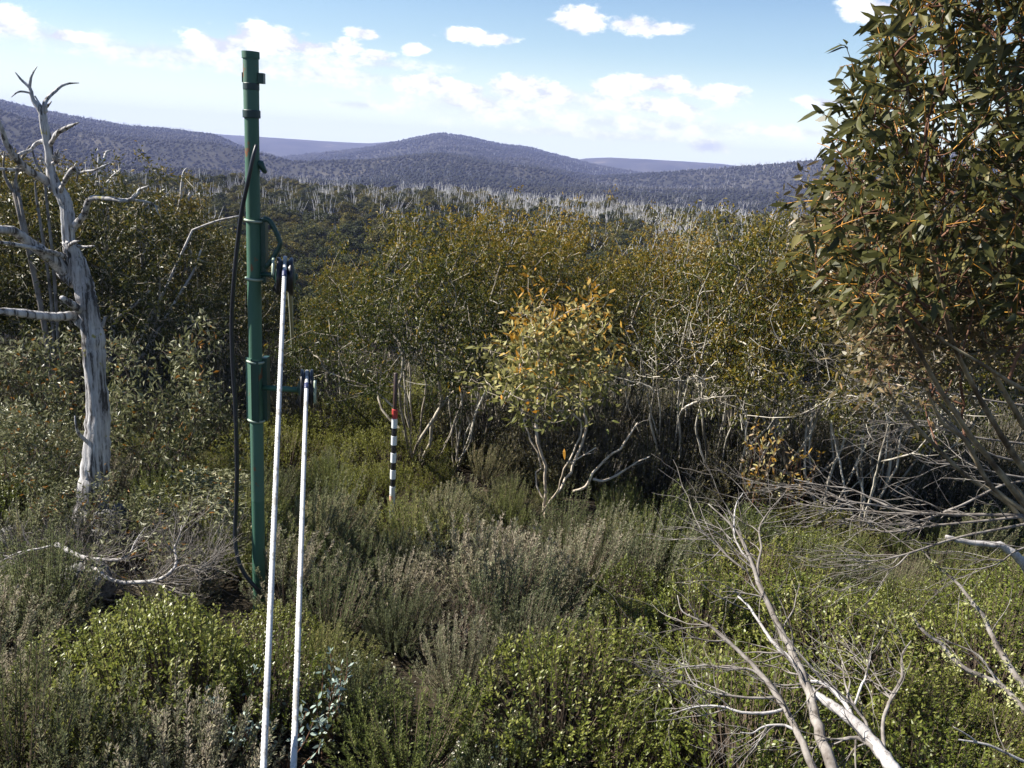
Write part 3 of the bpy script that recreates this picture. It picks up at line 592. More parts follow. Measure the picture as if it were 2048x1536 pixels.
# dead white gums among them
DT_L = 'bleached dead snow gum with bare forked limbs among the woodland on the plateau'
dps = [dead_geo(300 + i, 7.8, 15, .55, .068, .42).mesh('dead_tree', M['whitewood']) for i in range(7)]
N = 2300; th = np.radians(rs.uniform(-33, 25, N)); r = np.sqrt(rs.uniform(90 ** 2, 285 ** 2, N)); x = r * np.sin(th); y = r * np.cos(th)
dens = 1.15 * np.clip((r - 125) / 110, 0.0, 1) * (.45 + 1.2 * np.clip(vnoise(x, y, .022, 31) - .3, 0, 1)) * (.45 + .75 * np.clip((np.degrees(th) + 14) / 22, 0, 1))
kp = rs.rand(N) < dens; x, y, r = x[kp], y[kp], r[kp]; z = gz(x, y); ordr = np.argsort(r)
print('dead', len(x), 'wood', len(sel_in), len(rest_i))
for q, i in enumerate(ordr[:260]):
    o = bpy.data.objects.new('dead_tree', dps[q % 7]); COL.objects.link(o); s = rs.uniform(.75, 1.1)
    o.location = (x[i], y[i], z[i] - .1); o.rotation_euler = (rs.normal(0, .12), rs.normal(0, .12), rs.rand() * 6.28); o.scale = (s, s, s)
    tag(o, DT_L, 'dead tree', 'dead white snow gums in the woodland')
if len(ordr) > 260:
    ii = ordr[260:]; scatter('dead_woodland', np.stack([x[ii], y[ii], z[ii] - .1], -1), rs.rand(len(ii)) * 6.28, rs.uniform(.75, 1.1, len(ii)), rs.randint(0, 7, len(ii)), dps)

# ------------------------------------------------------------------ snow gum thicket at the edge of the clearing
gps = [make_proto('snow_gum', *gum(20 + i, 5.0, 2.1, nclump=50, per=11, nst=13, leafL=.085, leafW=.036, nleaf=(24, 20, 26, 18)[i], low=.46, rtip=.0054, expo=.48, gold=1.15, spreadz=.055, lowp=.04, dome=(.46, .38, .5, .42)[i], wob=.006), M['gumbark'], M['gum']) for i in range(4)]
TH = [(0, 850, 13.3, 446, 0.3, 'golden olive snow gum with many dark stems behind the striped pole', 1.0),
      (1, 1000, 14.6, 440, 1.9, 'tall golden snow gum behind the young pale leaved gum, left of its crown', .85),
      (2, 1135, 16.5, 452, 4.0, 'golden snow gum whose crown shows just above the young pale leaved gum', .9),
      (3, 1255, 15.2, 492, 5.2, 'golden topped snow gum behind the right side of the young pale gum', .85),
      (0, 1400, 15.5, 462, 2.6, 'snow gum with pale stems and golden top in the right half of the thicket', .85),
      (1, 1550, 13.4, 442, 0.9, 'many stemmed snow gum with pale trunks behind the orange tipped sapling', .9),
      (2, 1690, 13.0, 470, 3.3, 'snow gum partly hidden behind the large leaved gum on the right', 1.0),
      (3, 1850, 12.6, 480, 1.2, 'snow gum seen through the slanting stems of the large leaved gum', .9),
      (0, 2010, 15.0, 440, 5.7, 'snow gum at the right edge behind the slanting stems', 1.0),
      (2, 690, 15.5, 545, 2.2, 'low olive snow gum beside the far lift pole', .8)]
for k, px, Y, top, rz, lb, wd in TH: put_tree('snow_gum', gps, k, px, Y, top, rz, lb, 'tree', None, 4.75, wd * .9)
dgs = [make_proto('snow_gum', *gum(40 + i, 5.0, 2.2, nclump=64, per=11, nst=8, leafL=.09, leafW=.038, nleaf=30, low=.36, rtip=.0042, expo=.47, gold=.6, spreadz=.2, lowp=.25), M['gumbark'], M['gumdark']) for i in range(2)]
for k, px, Y, top, rz, lb, wd in [(0, 30, 18.0, 362, .4, 'dark dense snow gum at the left edge behind the dead tree', 1.0), (1, 195, 17.0, 345, 2.0, 'tall dark snow gum with brown top right behind the dead tree trunk', .95),
                                  (0, 335, 20.0, 428, 4.2, 'dark rounded snow gum just left of the green lift pole', .9), (1, 430, 23.0, 470, 5.0, 'dark snow gum seen behind the black cable and the green pole', .8),
                                  (1, 110, 24.0, 392, 3.0, 'dark snow gum in the second row behind the dead tree', 1.0)]:
    put_tree('snow_gum', dgs, k, px, Y, top, rz, lb, 'tree', None, 4.5, wd)
# bare stemmed young gums packed between them
bps = [make_proto('thin_gum', *gum(140 + i, 4.0, 1.5, nclump=34, per=6, nst=6, wob=.005, leafL=.085, leafW=.034, nleaf=4, low=.55, rtip=.0050, expo=.46, gold=.3, spreadz=.14, lowp=.4, wig=.032), M['palebark'], M['gumdark']) for i in range(2)]
for k, px, Y, top, rz, lb in [(1, 1385, 13.6, 560, 1.3, 'cluster of bare pale gum stems in the middle of the right thicket'), (0, 1470, 13.0, 560, 2.4, 'fan of pale bare gum stems left of the orange tipped sapling'),
                              (1, 1560, 12.8, 540, 3.1, 'pale bare stems rising behind the orange tipped sapling'), (1, 1720, 12.2, 570, 5.3, 'pale bare gum stems beside the yellow green bushes on the right'),
                              (0, 1810, 11.6, 600, .9, 'white trunked bare gum behind the tangle of twigs on the right'), 
                              (0, 930, 13.8, 560, 3.8, 'dark bare stems between the golden gum and the young pale gum')]:
    put_tree('thin_gum', bps, k, px, Y, top, rz, lb, 'tree', None, 3.7, .9)
# pale leaved gum bushes below them
pps = [make_proto('gum_bush', *gum(60 + i, 2.4, 1.15, nclump=30, per=9, nst=6, leafL=.10, leafW=.040, nleaf=11, low=.12, rtip=.003, lowp=.4, cr=.13, expo=.45, gold=.25, spreadz=.3, droop=.2, lance=False), M['twig'], M['pale']) for i in range(2)]
for k, px, Y, top, rz, lb, wd in [(0, 335, 11.6, 630, .2, 'pale leaved gum bush between the dead tree and the green pole', .85), (1, 105, 12.5, 640, 1.4, 'pale leaved gum bush left of the dead tree trunk', .9),
                                  (1, 20, 10.5, 765, 2.9, 'lower pale leaved gum bush at the left edge of the clearing', 1.0),
                                  (0, 120, 8.75, 925, 3.7, 'low gum bush in front of the foot of the dead tree', 1.1), (1, 385, 8.7, 950, 5.5, 'spreading low gum bush with pale leaves left of the pole base', 1.8)]:
    put_tree('gum_bush', pps, k, px, Y, top, rz, lb, 'bush', None, 2.4, wd)

# young pale gum in the middle of the clearing
yp = make_proto('young_snow_gum', *gum(84, 2.7, .72, nclump=38, per=8, nst=4, leafL=.095, leafW=.032, nleaf=9, low=.56, rtip=.0028, expo=.46, gold=1.1, spreadz=.14, droop=.1, lance=True, wig=.05), M['creambark'], M['young'])
put_tree('young_snow_gum', [yp], 0, 1122, 11.2, 597, .6, 'young snow gum with pale leaves, orange tips and cream forked stems in the clearing', 'tree', None, 2.5)

# ------------------------------------------------------------------ dead white tree on the left (limbs follow the photograph, each with its own depth)
def limb(geo, pts, Y, jit=.06, sides=10, rs=RS(3), sub=4, k=1.0, rough=0.0):
    P = []; R = []
    for q in pts:
        px, py, w = q[:3]; yy = Y + (q[3] if len(q) > 3 else 0); p = W(px, py, yy); P.append(p); R.append(pxr(w * k, p))
    P, R = smooth_path(P, R, sub, jit, rs)
    if rough: R = R * (1 + rough * rs.normal(0, 1, len(R)).cumsum() * 0 + rough * rs.normal(0, .6, len(R)))
    geo.tube(P, R, sides, rough=rough); return P, R
DY = 9.3
base = W(188, 1040, DY); base[2] = g1(base[0], DY)
root = thing('dead_snow_gum', base, 'big silver grey dead tree with bare twisted limbs on the left', 'dead tree')
g = Geo()
P, R = limb(g, [(178, 1075, 84), (184, 1010, 64), (190, 960, 58), (193, 905, 55), (197, 824, 46), (189, 738, 44), (186, 680, 44), (177, 623, 42), (169, 580, 40), (156, 537, 38), (142, 494, 31), (137, 478, 27), (135, 421, 26), (125, 392, 27), (108, 363, 24), (100, 335, 17), (96, 292, 17), (88, 249, 17), (83, 222, 16), (66, 200, 9), (60, 177, 7), (43, 160, 5), (30, 144, 2)], DY, .04, 36, RS(1), 7, .91, .055)
for k in range(5):                                                     # spreading roots
    a = -2.6 + k * 1.15; P, R = smooth_path([base + np.array([0, 0, .38]), base + np.array([math.cos(a) * .22, math.sin(a) * .22, .16]), base + np.array([math.cos(a) * .6, math.sin(a) * .6, -.05])], [.13, .10, .04], 4); g.tube(P, R, 8)
g.build('trunk', M['deadwood'], root, base)
LIMBS = [[(59, 176, 6), (63, 152, 4), (74, 133, 1.5, .1)], [(60, 186, 4), (45, 183, 4, -.1), (34, 185, 3, -.2), (23, 194, 1.5, -.3)], [(90, 224, 11), (89, 209, 8), (95, 197, 7, .1), (109, 184, 6, .2), (123, 172, 5, .3), (138, 167, 4, .35), (158, 166, 1.5, .4)],
         [(94, 213, 5), (103, 203, 2, -.1)], [(70, 192, 3), (78, 205, 3), (84, 212, 2)], [(100, 290, 9), (106, 280, 8, -.1), (115, 266, 9, -.2), (135, 255, 8, -.3), (158, 245, 2, -.4)], [(112, 272, 4, -.2), (117, 258, 2, -.3)],
         [(108, 378, 17), (95, 362, 16), (57, 341, 14, -.2), (29, 312, 12, -.4), (14, 289, 11, -.5), (3, 258, 9, -.6), (-14, 225, 7, -.7), (-40, 190, 5, -.8)], [(47, 340, 7, -.2), (17, 339, 6, -.4), (-10, 337, 5, -.6)],
         [(30, 313, 6, -.4), (45, 306, 6, -.2), (60, 300, 6), (75, 286, 7, .1), (88, 283, 9, .1), (98, 287, 8)], [(12, 310, 4, -.5), (22, 316, 4, -.4), (30, 320, 3, -.4)],
         [(118, 392, 12), (125, 372, 8, -.1), (135, 352, 9, -.25), (144, 340, 9, -.3), (152, 334, 8, -.35)], [(152, 334, 6, -.35), (155, 343, 4, -.35), (154, 364, 3, -.3)], [(154, 348, 4, -.3), (168, 343, 4, -.4), (190, 340, 4, -.5), (205, 333, 4, -.5), (221, 326, 2, -.5)],
         [(140, 462, 14), (149, 450, 14), (162, 438, 13, -.1), (171, 420, 12, -.2), (176, 404, 11, -.25), (187, 396, 10, -.3), (215, 397, 9, -.4), (249, 401, 8, -.5), (264, 397, 7, -.5), (275, 388, 6, -.5), (279, 380, 6, -.5), (298, 371, 2, -.6)],
         [(252, 400, 6, -.5), (275, 401, 5, -.4), (295, 404, 4, -.35), (309, 412, 4, -.3), (318, 430, 2, -.3)], [(262, 398, 5, -.5), (272, 386, 4, -.5), (280, 376, 3, -.4)],
         [(152, 562, 32), (135, 548, 30), (115, 527, 25, -.1), (83, 501, 22, -.3), (57, 484, 20, -.4), (31, 464, 17, -.6), (0, 458, 15, -.8), (-40, 450, 13, -.9), (-90, 440, 9, -1.1)],
         [(136, 516, 12), (122, 510, 9, -.1), (100, 504, 9, -.3), (57, 494, 8, -.5), (17, 487, 7, -.7), (-30, 480, 5, -.9)], [(80, 499, 4, -.3), (78, 490, 3, -.35), (77, 475, 1.5, -.4)],
         [(138, 497, 7), (141, 489, 7, -.1), (148, 484, 6, -.2), (159, 482, 4, -.25)], [(148, 484, 6, -.15), (156, 491, 6, -.2), (165, 494, 5, -.2), (189, 492, 3, -.3)],
         [(163, 645, 22), (152, 634, 19), (137, 632, 17, -.1), (110, 633, 17, -.2), (86, 632, 16, -.3), (43, 626, 16, -.5), (0, 623, 14, -.7), (-60, 616, 12, -.9)], [(165, 625, 16), (152, 614, 14, -.15), (137, 604, 12, -.3), (123, 595, 9, -.4)],
         [(196, 660, 10), (203, 654, 7, .1), (208, 644, 6, .1), (211, 634, 6, .1)], [(192, 900, 8), (160, 870, 6, -.2), (152, 850, 4, -.3), (150, 832, 3, -.3)]]
for i, L in enumerate(LIMBS):
    g = Geo(); limb(g, L, DY, .07, 14, RS(50 + i), 5, 1.05, .05); g.build('limb', M['deadwood'], root, base)
g = Geo()
for (a, b) in (((112, 322), (104, 311)), ((113, 320), (110, 303)), ((115, 318), (116, 299)), ((113, 325), (119, 305)), ((108, 326), (104, 327)), ((84, 318), (78, 315)), ((86, 320), (80, 324)), ((112, 318), (120, 318))):
    p, q = W(*a, DY - .12), W(*b, DY - .2); g.tube([p, (p + q) / 2, q], [.022, .02, .004], 5)
g.build('torn_splinters', M['bleached'], root, base)
# more dead limbs standing in the dark gums behind
for i, (lb, Y, segs) in enumerate([
    ('small dead tree with a stubby fork above the dark gum right of the dead tree', 19, [[(192, 378, 7), (196, 345, 6), (198, 318, 6), (197, 306, 2)], [(198, 332, 6), (208, 318, 5), (212, 305, 5, .2), (222, 300, 2, .3)], [(200, 328, 4), (214, 325, 2, .2)], [(212, 368, 5), (225, 353, 5, .2), (242, 338, 4, .3)]]),
    ('thin dead tree with two white prongs by the left of the black cable', 20, [[(352, 432, 7), (361, 400, 6), (364, 365, 5), (367, 345, 4), (374, 336, 2)], [(361, 432, 7), (372, 412, 7), (380, 396, 6), (384, 387, 3)], [(372, 400, 4), (380, 385, 3, .1)], [(378, 402, 4), (392, 393, 2, .1)]]),
    ('dead branch tips sticking out of the dark gum left of the cable', 19, [[(272, 428, 6), (283, 415, 6), (293, 403, 5), (296, 396, 2)], [(282, 430, 7), (300, 412, 7), (318, 400, 6), (337, 387, 4)], [(292, 430, 5), (302, 412, 4)], [(305, 405, 4), (316, 416, 4), (318, 430, 3)]]),
    ('leaning dead trunk crossing the dark gums left of the pole', 17, [[(168, 620, 6), (200, 565, 6), (222, 520, 6), (240, 470, 4), (258, 448, 3)], [(228, 640, 5), (275, 605, 7), (300, 580, 5)], [(352, 600, 5), (376, 562, 5), (392, 530, 4), (402, 500, 3)], [(385, 460, 4), (405, 452, 4), (440, 440, 4), (478, 432, 3)]]),
    ('thin grey dead stems at the left edge behind the dead tree', 15, [[(76, 415, 6), (72, 390, 5), (70, 364, 3)], [(29, 378, 7), (35, 340, 5), (45, 315, 5), (60, 292, 4)], [(88, 352, 5), (72, 325, 4), (66, 306, 3), (62, 296, 4)], [(28, 385, 8), (10, 355, 6), (7, 330, 4), (9, 303, 3)], [(36, 385, 8), (32, 362, 4)]])]):
    p0 = W(segs[0][0][0], segs[0][0][1], Y); bb = np.array([p0[0], Y, g1(p0[0], Y)])
    rt = thing('dead_tree', bb, lb, 'dead tree'); g = Geo()
    for k, s in enumerate(segs):
        limb(g, s, Y, .08, 6, RS(90 + i * 7 + k), 3)
        q = W(s[0][0], s[0][1], Y); P, R = smooth_path([bb + np.array([.05 * k, 0, 0]), bb * .4 + q * .6 + np.array([.1, 0, 0]), q], [.03, .03, pxr(s[0][2], q)], 4); g.tube(P, R, 6)
    g.build('trunk', M['bleached'] if i != 4 else M['greywood'], rt, bb)

# ------------------------------------------------------------------ green lift pole with pulleys, ropes and cable
bp_ = on_ground(519, 1218); PY = bp_[1]; PX = bp_[0]
def zat(py): return W(508 + (py - 640) * .0146, py, PY)[2]
pole = thing('lift_pole', (PX, PY, bp_[2]), 'tall green steel lift pole with clamps, brackets and two black pulleys', 'lift pole')
LB = np.array([PX, PY, bp_[2]])
def vtube(name, z0, z1, r, mat, parent=pole, dx=0, dy=0, sides=40, open_top=False):
    g = Geo(); c = np.array([PX + dx, PY + dy, 0]); e = np.array([0, 0, 1.])
    if open_top: g.tube([c + e * z0, c + e * z1, c + e * z1, c + e * (z1 - .06)], [r, r, r * .86, r * .86], sides)
    else: g.tube([c + e * (z0), c + e * (z0 + .004), c + e * (z1 - .004), c + e * z1], [r * .96, r, r, r * .96], sides)
    return g.build(name, mat, parent, LB, smooth=False)
RP = pxr(27, np.array([PX, PY, 3.0]))
vtube('shaft', -.3 + LB[2], zat(232), RP, M['green'])
vtube('upper_tube', zat(232), zat(108), RP * 1.07, M['greenpale'], open_top=True)
vtube('top_collar', zat(117), zat(103), RP * 1.2, M['green'], open_top=True)
vtube('collar', zat(236), zat(220), RP * 1.22, M['band'])
vtube('dark_band', zat(180), zat(166), RP * 1.12, M['band'])
lowr = vtube('lower_sleeve', zat(1000), zat(846), RP * 1.015, M['greenpale'])
def pbox(name, x0, x1, y0, y1, dy, hy, mat, parent=pole):
    """a plate between pixel columns x0..x1 and rows y0..y1, dy behind the pole's axis, hy half thick"""
    a, b = W(x0, y0, PY), W(x1, y1, PY); g = Geo()
    g.box(((a[0] + b[0]) / 2, PY + dy, (a[2] + b[2]) / 2), (abs(b[0] - a[0]) / 2, hy, abs(a[2] - b[2]) / 2)); return g.build(name, mat, parent, LB, smooth=False)
pbox('lug_plate', 517, 529, 146, 168, 0, .03, M['greendark']); pbox('lug_plate', 485.5, 490, 145, 165, 0, .03, M['green'])
g = Geo(); a = W(521, 328, PY); b_ = W(531, 346, PY); g.tube([a + np.array([-.03, 0, .01]), a, (a + b_) / 2, b_], [.03, .035, .025, .018], 6); g.build('cable_bracket', M['greendark'], pole, LB)
def ubolt(py, rad, mat, tilt=.02):
    z = zat(py); g = Geo(); a = np.linspace(-2.9, 0.35, 18)
    P = np.stack([PX + rad * np.cos(a), PY + rad * np.sin(a), z + tilt * -np.cos(a) * .35], -1); g.tube(P, .011, 8); return g.build('u_bolt', mat, pole, LB)
ubolt(441, RP * 1.16, M['ubolt']); ubolt(557, RP * 1.16, M['ubolt']); ubolt(722, RP * 1.2, M['ubolt']); ubolt(839, RP * 1.2, M['ubolt'])
pbox('mounting_channel', 519, 531.5, 437, 566, .05, .045, M['greendark']); pbox('mounting_channel', 523, 535, 716, 842, .05, .05, M['greendark'])
# angled cover plate on the left of the sleeve
g = Geo(); za, zb = zat(714), zat(838); xl = W(493.5, 775, PY)[0]; xr = W(507, 775, PY)[0]; yl = PY - .02; yr = PY - RP * 1.18
for dz in (0,):
    V = [[xl, yl, za], [xr, yr, za], [xr, yr, zb], [xl, yl, zb], [xl + .012, yl + .008, za], [xr + .012, yr + .008, za], [xr + .012, yr + .008, zb], [xl + .012, yl + .008, zb]]
    g.add(V, None, [[0, 3, 2, 1], [4, 5, 6, 7], [0, 1, 5, 4], [3, 7, 6, 2], [0, 4, 7, 3], [1, 2, 6, 5]])
g.build('cover_plate', M['greenpale'], pole, LB, smooth=False)
pbox('clamp_plate', 507.5, 523, 716, 840, -RP * 1.18, .006, M['greendark'])
g = Geo(); P, R = smooth_path([W(527, 438, PY), W(537, 440, PY), W(546, 452, PY), W(559, 480, PY), W(559, 492, PY), W(548, 512, PY), W(532, 536, PY)], [.022] * 7, 4); g.tube(P, R, 8); g.build('bent_brace', M['greendark'], pole, LB)
def arm(x0, x1, py, r, mat):
    a, b = W(x0, py, PY), W(x1, py, PY); b[2] = a[2]; g = Geo(); g.tube([a, (a + b) / 2, b], r, 10); return g.build('axle_arm', mat, pole, LB)
arm(522, 588, 548, .022, M['greendark']); arm(526, 627, 775, .026, M['green'])
def pulley(x0, x1, y0, y1, endpx):
    a, b = W((x0 + x1) / 2, y0, PY), W((x0 + x1) / 2, y1, PY); c = (a + b) / 2; rad = (a[2] - b[2]) / 2 * 1.02; hw = (W(x1, (y0 + y1) / 2, PY)[0] - W(x0, (y0 + y1) / 2, PY)[0]) / 2
    e = W(endpx, 1536, 4.0); dv = np.array([e[0] - c[0], e[1] - c[1], 0]); dv /= np.linalg.norm(dv); ax = np.array([-dv[1], dv[0], 0])
    # wheel axis square to the rope; lathe profile along the axis (flange, groove, flange)
    prof = [(-1, .72), (-1, .97), (-.9, 1.0), (-.66, 1.0), (-.28, .80), (-.12, .75), (.12, .75), (.28, .80), (.66, 1.0), (.9, 1.0), (1, .97), (1, .72)]
    g = Geo(); g.tube([c + ax * hw * p for p, _ in prof], [rad * q for _, q in prof], 36)
    w = g.build('pulley', M['rubber'], pole, LB)
    for s in (-1, 1):
        f = Geo(); f.tube([c + ax * hw * s * 1.0, c + ax * hw * s * 1.06, c + ax * hw * s * 1.1], [rad * .62, rad * .64, rad * .55], 28); f.build('side_plate', M['greendark'], w, LB)
        h = Geo(); h.tube([c + ax * hw * s * 1.06, c + ax * hw * s * 1.5], [rad * .2, rad * .18], 10); h.build('hub', M['greendark'], w, LB)
    return c, rad, -dv
C1, R1, V1 = pulley(555, 586, 516, 590, 527); C2, R2, V2 = pulley(602, 626, 740, 815, 587)
for k, (c, rr_, vv) in enumerate(((C1, R1, V1), (C2, R2, V2))):        # pale arc added beside each wheel, standing for its small highlights
    a = np.linspace(-.5, .7, 9) if k else np.linspace(.2, 1.3, 9); g = Geo(); sx = np.array([vv[1], -vv[0], 0]) * (.075 if k else -.10)
    P = c + sx - vv[None] * (rr_ * 1.02 * np.cos(a))[:, None] + np.array([0, 0, 1.])[None] * (rr_ * 1.02 * np.sin(a))[:, None]; g.tube(P, .013, 6); g.build('wheel_glint', M['ubolt'], pole, LB)
def rope(name, pts, r, mat, label, cat='rope', group=None, twist=True, bands=()):
    P, R = smooth_path(pts, [r] * len(pts), 14); seg = np.linalg.norm(np.diff(P, axis=0), axis=1); s = np.concatenate([[0], np.cumsum(seg)])
    if twist:
        u = np.linspace(0, s[-1], max(8, int(s[-1] / .005))); Q = np.stack([np.interp(u, s, P[:, i]) for i in range(3)], -1); P, s = Q, u
    base = P[0]; sides = 9; g = Geo(); T = unit(np.gradient(P, axis=0)); X = unit(np.cross(T, np.array([0, 0, 1.]) + 1e-6)); B = np.cross(X, T)
    a = np.arange(sides) * 6.2832 / sides
    rad = r * (1 + (.08 * np.cos(3 * a[None] - s[:, None] * 240) if twist else 0 * a[None] + 0 * s[:, None]))
    V = P[:, None] + rad[..., None] * (np.cos(a)[None, :, None] * X[:, None] + np.sin(a)[None, :, None] * B[:, None])
    n = len(P); i = np.arange(n - 1)[:, None] * sides; j = np.arange(sides)[None]; k = (j + 1) % sides
    g.add(V, None, np.stack([i + j, i + k, i + sides + k, i + sides + j], -1).reshape(-1, 4))
    root = thing(name, base, label, cat, group); g.build('strand', mat, root, base)
    for (s0, s1, m_, nm) in bands:
        u = np.linspace(s0, s1, 5); Q = np.stack([np.interp(u, s, P[:, i]) for i in range(3)], -1); h = Geo(); h.tube(Q, r * 1.22, 12); h.build(nm, m_, root, base)
    return root
rr1 = R1 * .75 + .012; RB = pxr(8.2, C1)
top1 = [C1 + V1 * rr1 * math.cos(t) + np.array([0, 0, rr1 * math.sin(t)]) for t in np.radians([20, 55, 90, 118])]
e1 = W(527, 1536, 4.0)
dirn = e1 - top1[-1]
rope('haul_rope', top1 + [top1[-1] + dirn * .25, top1[-1] + dirn * .5 - np.array([0, 0, .015]), top1[-1] + dirn * .75 - np.array([0, 0, .012]), e1, e1 + dirn * .35], RB, M['rope'], 'thick white rope running from the upper pulley, left of the two', group='white haul ropes', bands=[(.42, .5, M['fringe_blue'], 'fringe_blue')])  # dark blue band paints the fringe of shading on the rope
rr2 = R2 * .75 + .012
top2 = [C2 + V2 * rr2 * math.cos(t) + np.array([0, 0, rr2 * math.sin(t)]) for t in np.radians([20, 55, 90, 118])]
e2 = W(587, 1536, 4.1); dirn = e2 - top2[-1]
rope('haul_rope', top2 + [top2[-1] + dirn * .25, top2[-1] + dirn * .5 - np.array([0, 0, .015]), top2[-1] + dirn * .75 - np.array([0, 0, .012]), e2, e2 + dirn * .35], RB, M['rope'], 'thick white rope running from the lower pulley, right of the two', group='white haul ropes', bands=[(.42, .5, M['fringe_blue'], 'fringe_blue')])  # same blue shading fringe coloured onto the second rope
# the far spans, and the next pole down the slope
FY = 24.0
a1 = C1 + np.array([.012, rr1 * .75, -rr1 * .62]); f1 = W(588, 772, FY)
rope('return_rope', [a1, a1 * .66 + f1 * .34 + np.array([0, 0, .1]), a1 * .33 + f1 * .67 + np.array([0, 0, .08]), f1], .024, M['palerope'], 'thin weathered rope slanting down behind the upper pulley', twist=False)
a2 = W(592.5, 661, FY); f2 = W(589, 768, 41)
rope('return_rope', [a2, a2 * .5 + f2 * .5 - np.array([0, 0, .3]), f2], .05, M['palerope'], 'pale far rope hanging from the arm of the small distant pole', twist=False)
ft = W(580.5, 648, FY); fb = np.array([ft[0], FY, g1(ft[0], FY)])
fp = thing('lift_pole', fb, 'small distant green lift pole with a short arm, behind the ropes', 'lift pole')
g = Geo(); g.tube([fb, (fb + ft) / 2, ft], pxr(4.5, ft), 10); g.build('shaft', M['green'], fp, fb)
g = Geo(); q = W(600, 657, FY); g.tube([W(580.5, 656.5, FY), q], .02, 6); g.build('arm', M['greenpale'], fp, fb)
g = Geo(); g.tube([W(580.5, 772, FY), W(601, 772, FY)], .04, 6); g.build('arm', M['green'], fp, fb)
g = Geo(); g.tube([W(579, 649, FY), W(586, 649, FY)], .03, 6); g.build('pole_cap', M['green'], fp, fb)
for (x, y0, y1) in ((583, 692, 703), (589, 790, 797)):
    g = Geo(); g.tube([W(x, y0, FY - .1), W(x, y1, FY - .1)], .045, 10); g.build('pulley', M['white'] if y0 > 750 else M['fringe_blue'], fp, fb)
# black cable hanging off the pole
g = Geo()
cp = [(513, 290, 7, -.10), (506, 315, 8, -.14), (496, 362, 8.5, -.15), (484, 420, 9, -.12), (476, 480, 9, -.08), (468, 560, 9, -.05), (463.5, 640, 9, 0), (465, 720, 9, 0), (470, 800, 9, 0), (473, 880, 9, 0), (474, 950, 9, 0), (472, 1020, 8.5, 0), (470, 1075, 8.5, -.03), (477, 1120, 8, -.08), (492, 1152, 8, -.1), (512, 1176, 8, -.12), (525, 1195, 8, -.1)]
P = [W(a, b, PY + d) for a, b, w, d in cp]; R = [pxr(w, p) for (a, b, w, d), p in zip(cp, P)]; P, R = smooth_path(P, R, 5); g.tube(P, R, 10)
o = g.build('cable', M['cable'], None, LB); tag(o, 'black cable hanging in a long curve beside the green pole', 'cable')

# ------------------------------------------------------------------ striped snow pole
sb = on_ground(783, 1052); SY = sb[1]
sp = thing('snow_pole', sb, 'marker pole with black, white and red bands on a brown pipe', 'marker pole')
def szt(py): return W(779 + (py - 745) * .017, py, SY)[2]
g = Geo(); c = np.array([sb[0], SY, 0]); e = np.array([0, 0, 1.]); rp = pxr(8, W(780, 780, SY)); g.tube([c + e * (sb[2] - .2), c + e * szt(800), c + e * szt(746), c + e * szt(745)], [rp, rp, rp, rp * .8], 16); g.build('pipe', M['pipe'], sp, sb)
rb = pxr(11.6, W(780, 880, SY))
bands = [(818, 836, 'red'), (836, 855, 'white'), (855, 871, 'black'), (871, 889, 'white'), (889, 905, 'black'), (905, 924, 'white'), (924, 939, 'black'), (939, 957, 'white'), (957, 972, 'black'), (972, 1012, 'white'), (1012, 1080, 'white')]
for y0, y1, m_ in bands:
    k = .90 if m_ == 'black' else 1.0
    g = Geo(); z0, z1 = szt(y1), szt(y0); g.tube([c + e * z0, c + e * (z0 + .002), c + e * (z1 - .002), c + e * z1], [rb * .97 * k, rb * k, rb * k, rb * .97 * k], 32)
    o = g.build('band', M[m_], sp, sb, smooth=False); o['label'] = m_ + ' painted band'
g = Geo(); a = np.linspace(-2.7, -1.4, 6); zz0, zz1 = szt(1002), szt(990)
V = [[sb[0] + (rb + .003) * math.cos(q), SY + (rb + .003) * math.sin(q), z_] for q in a for z_ in (zz0, zz1)]; g.add(V, None, [[2 * i, 2 * i + 2, 2 * i + 3, 2 * i + 1] for i in range(5)]); g.build('worn_patch', M['pink'], sp, sb)

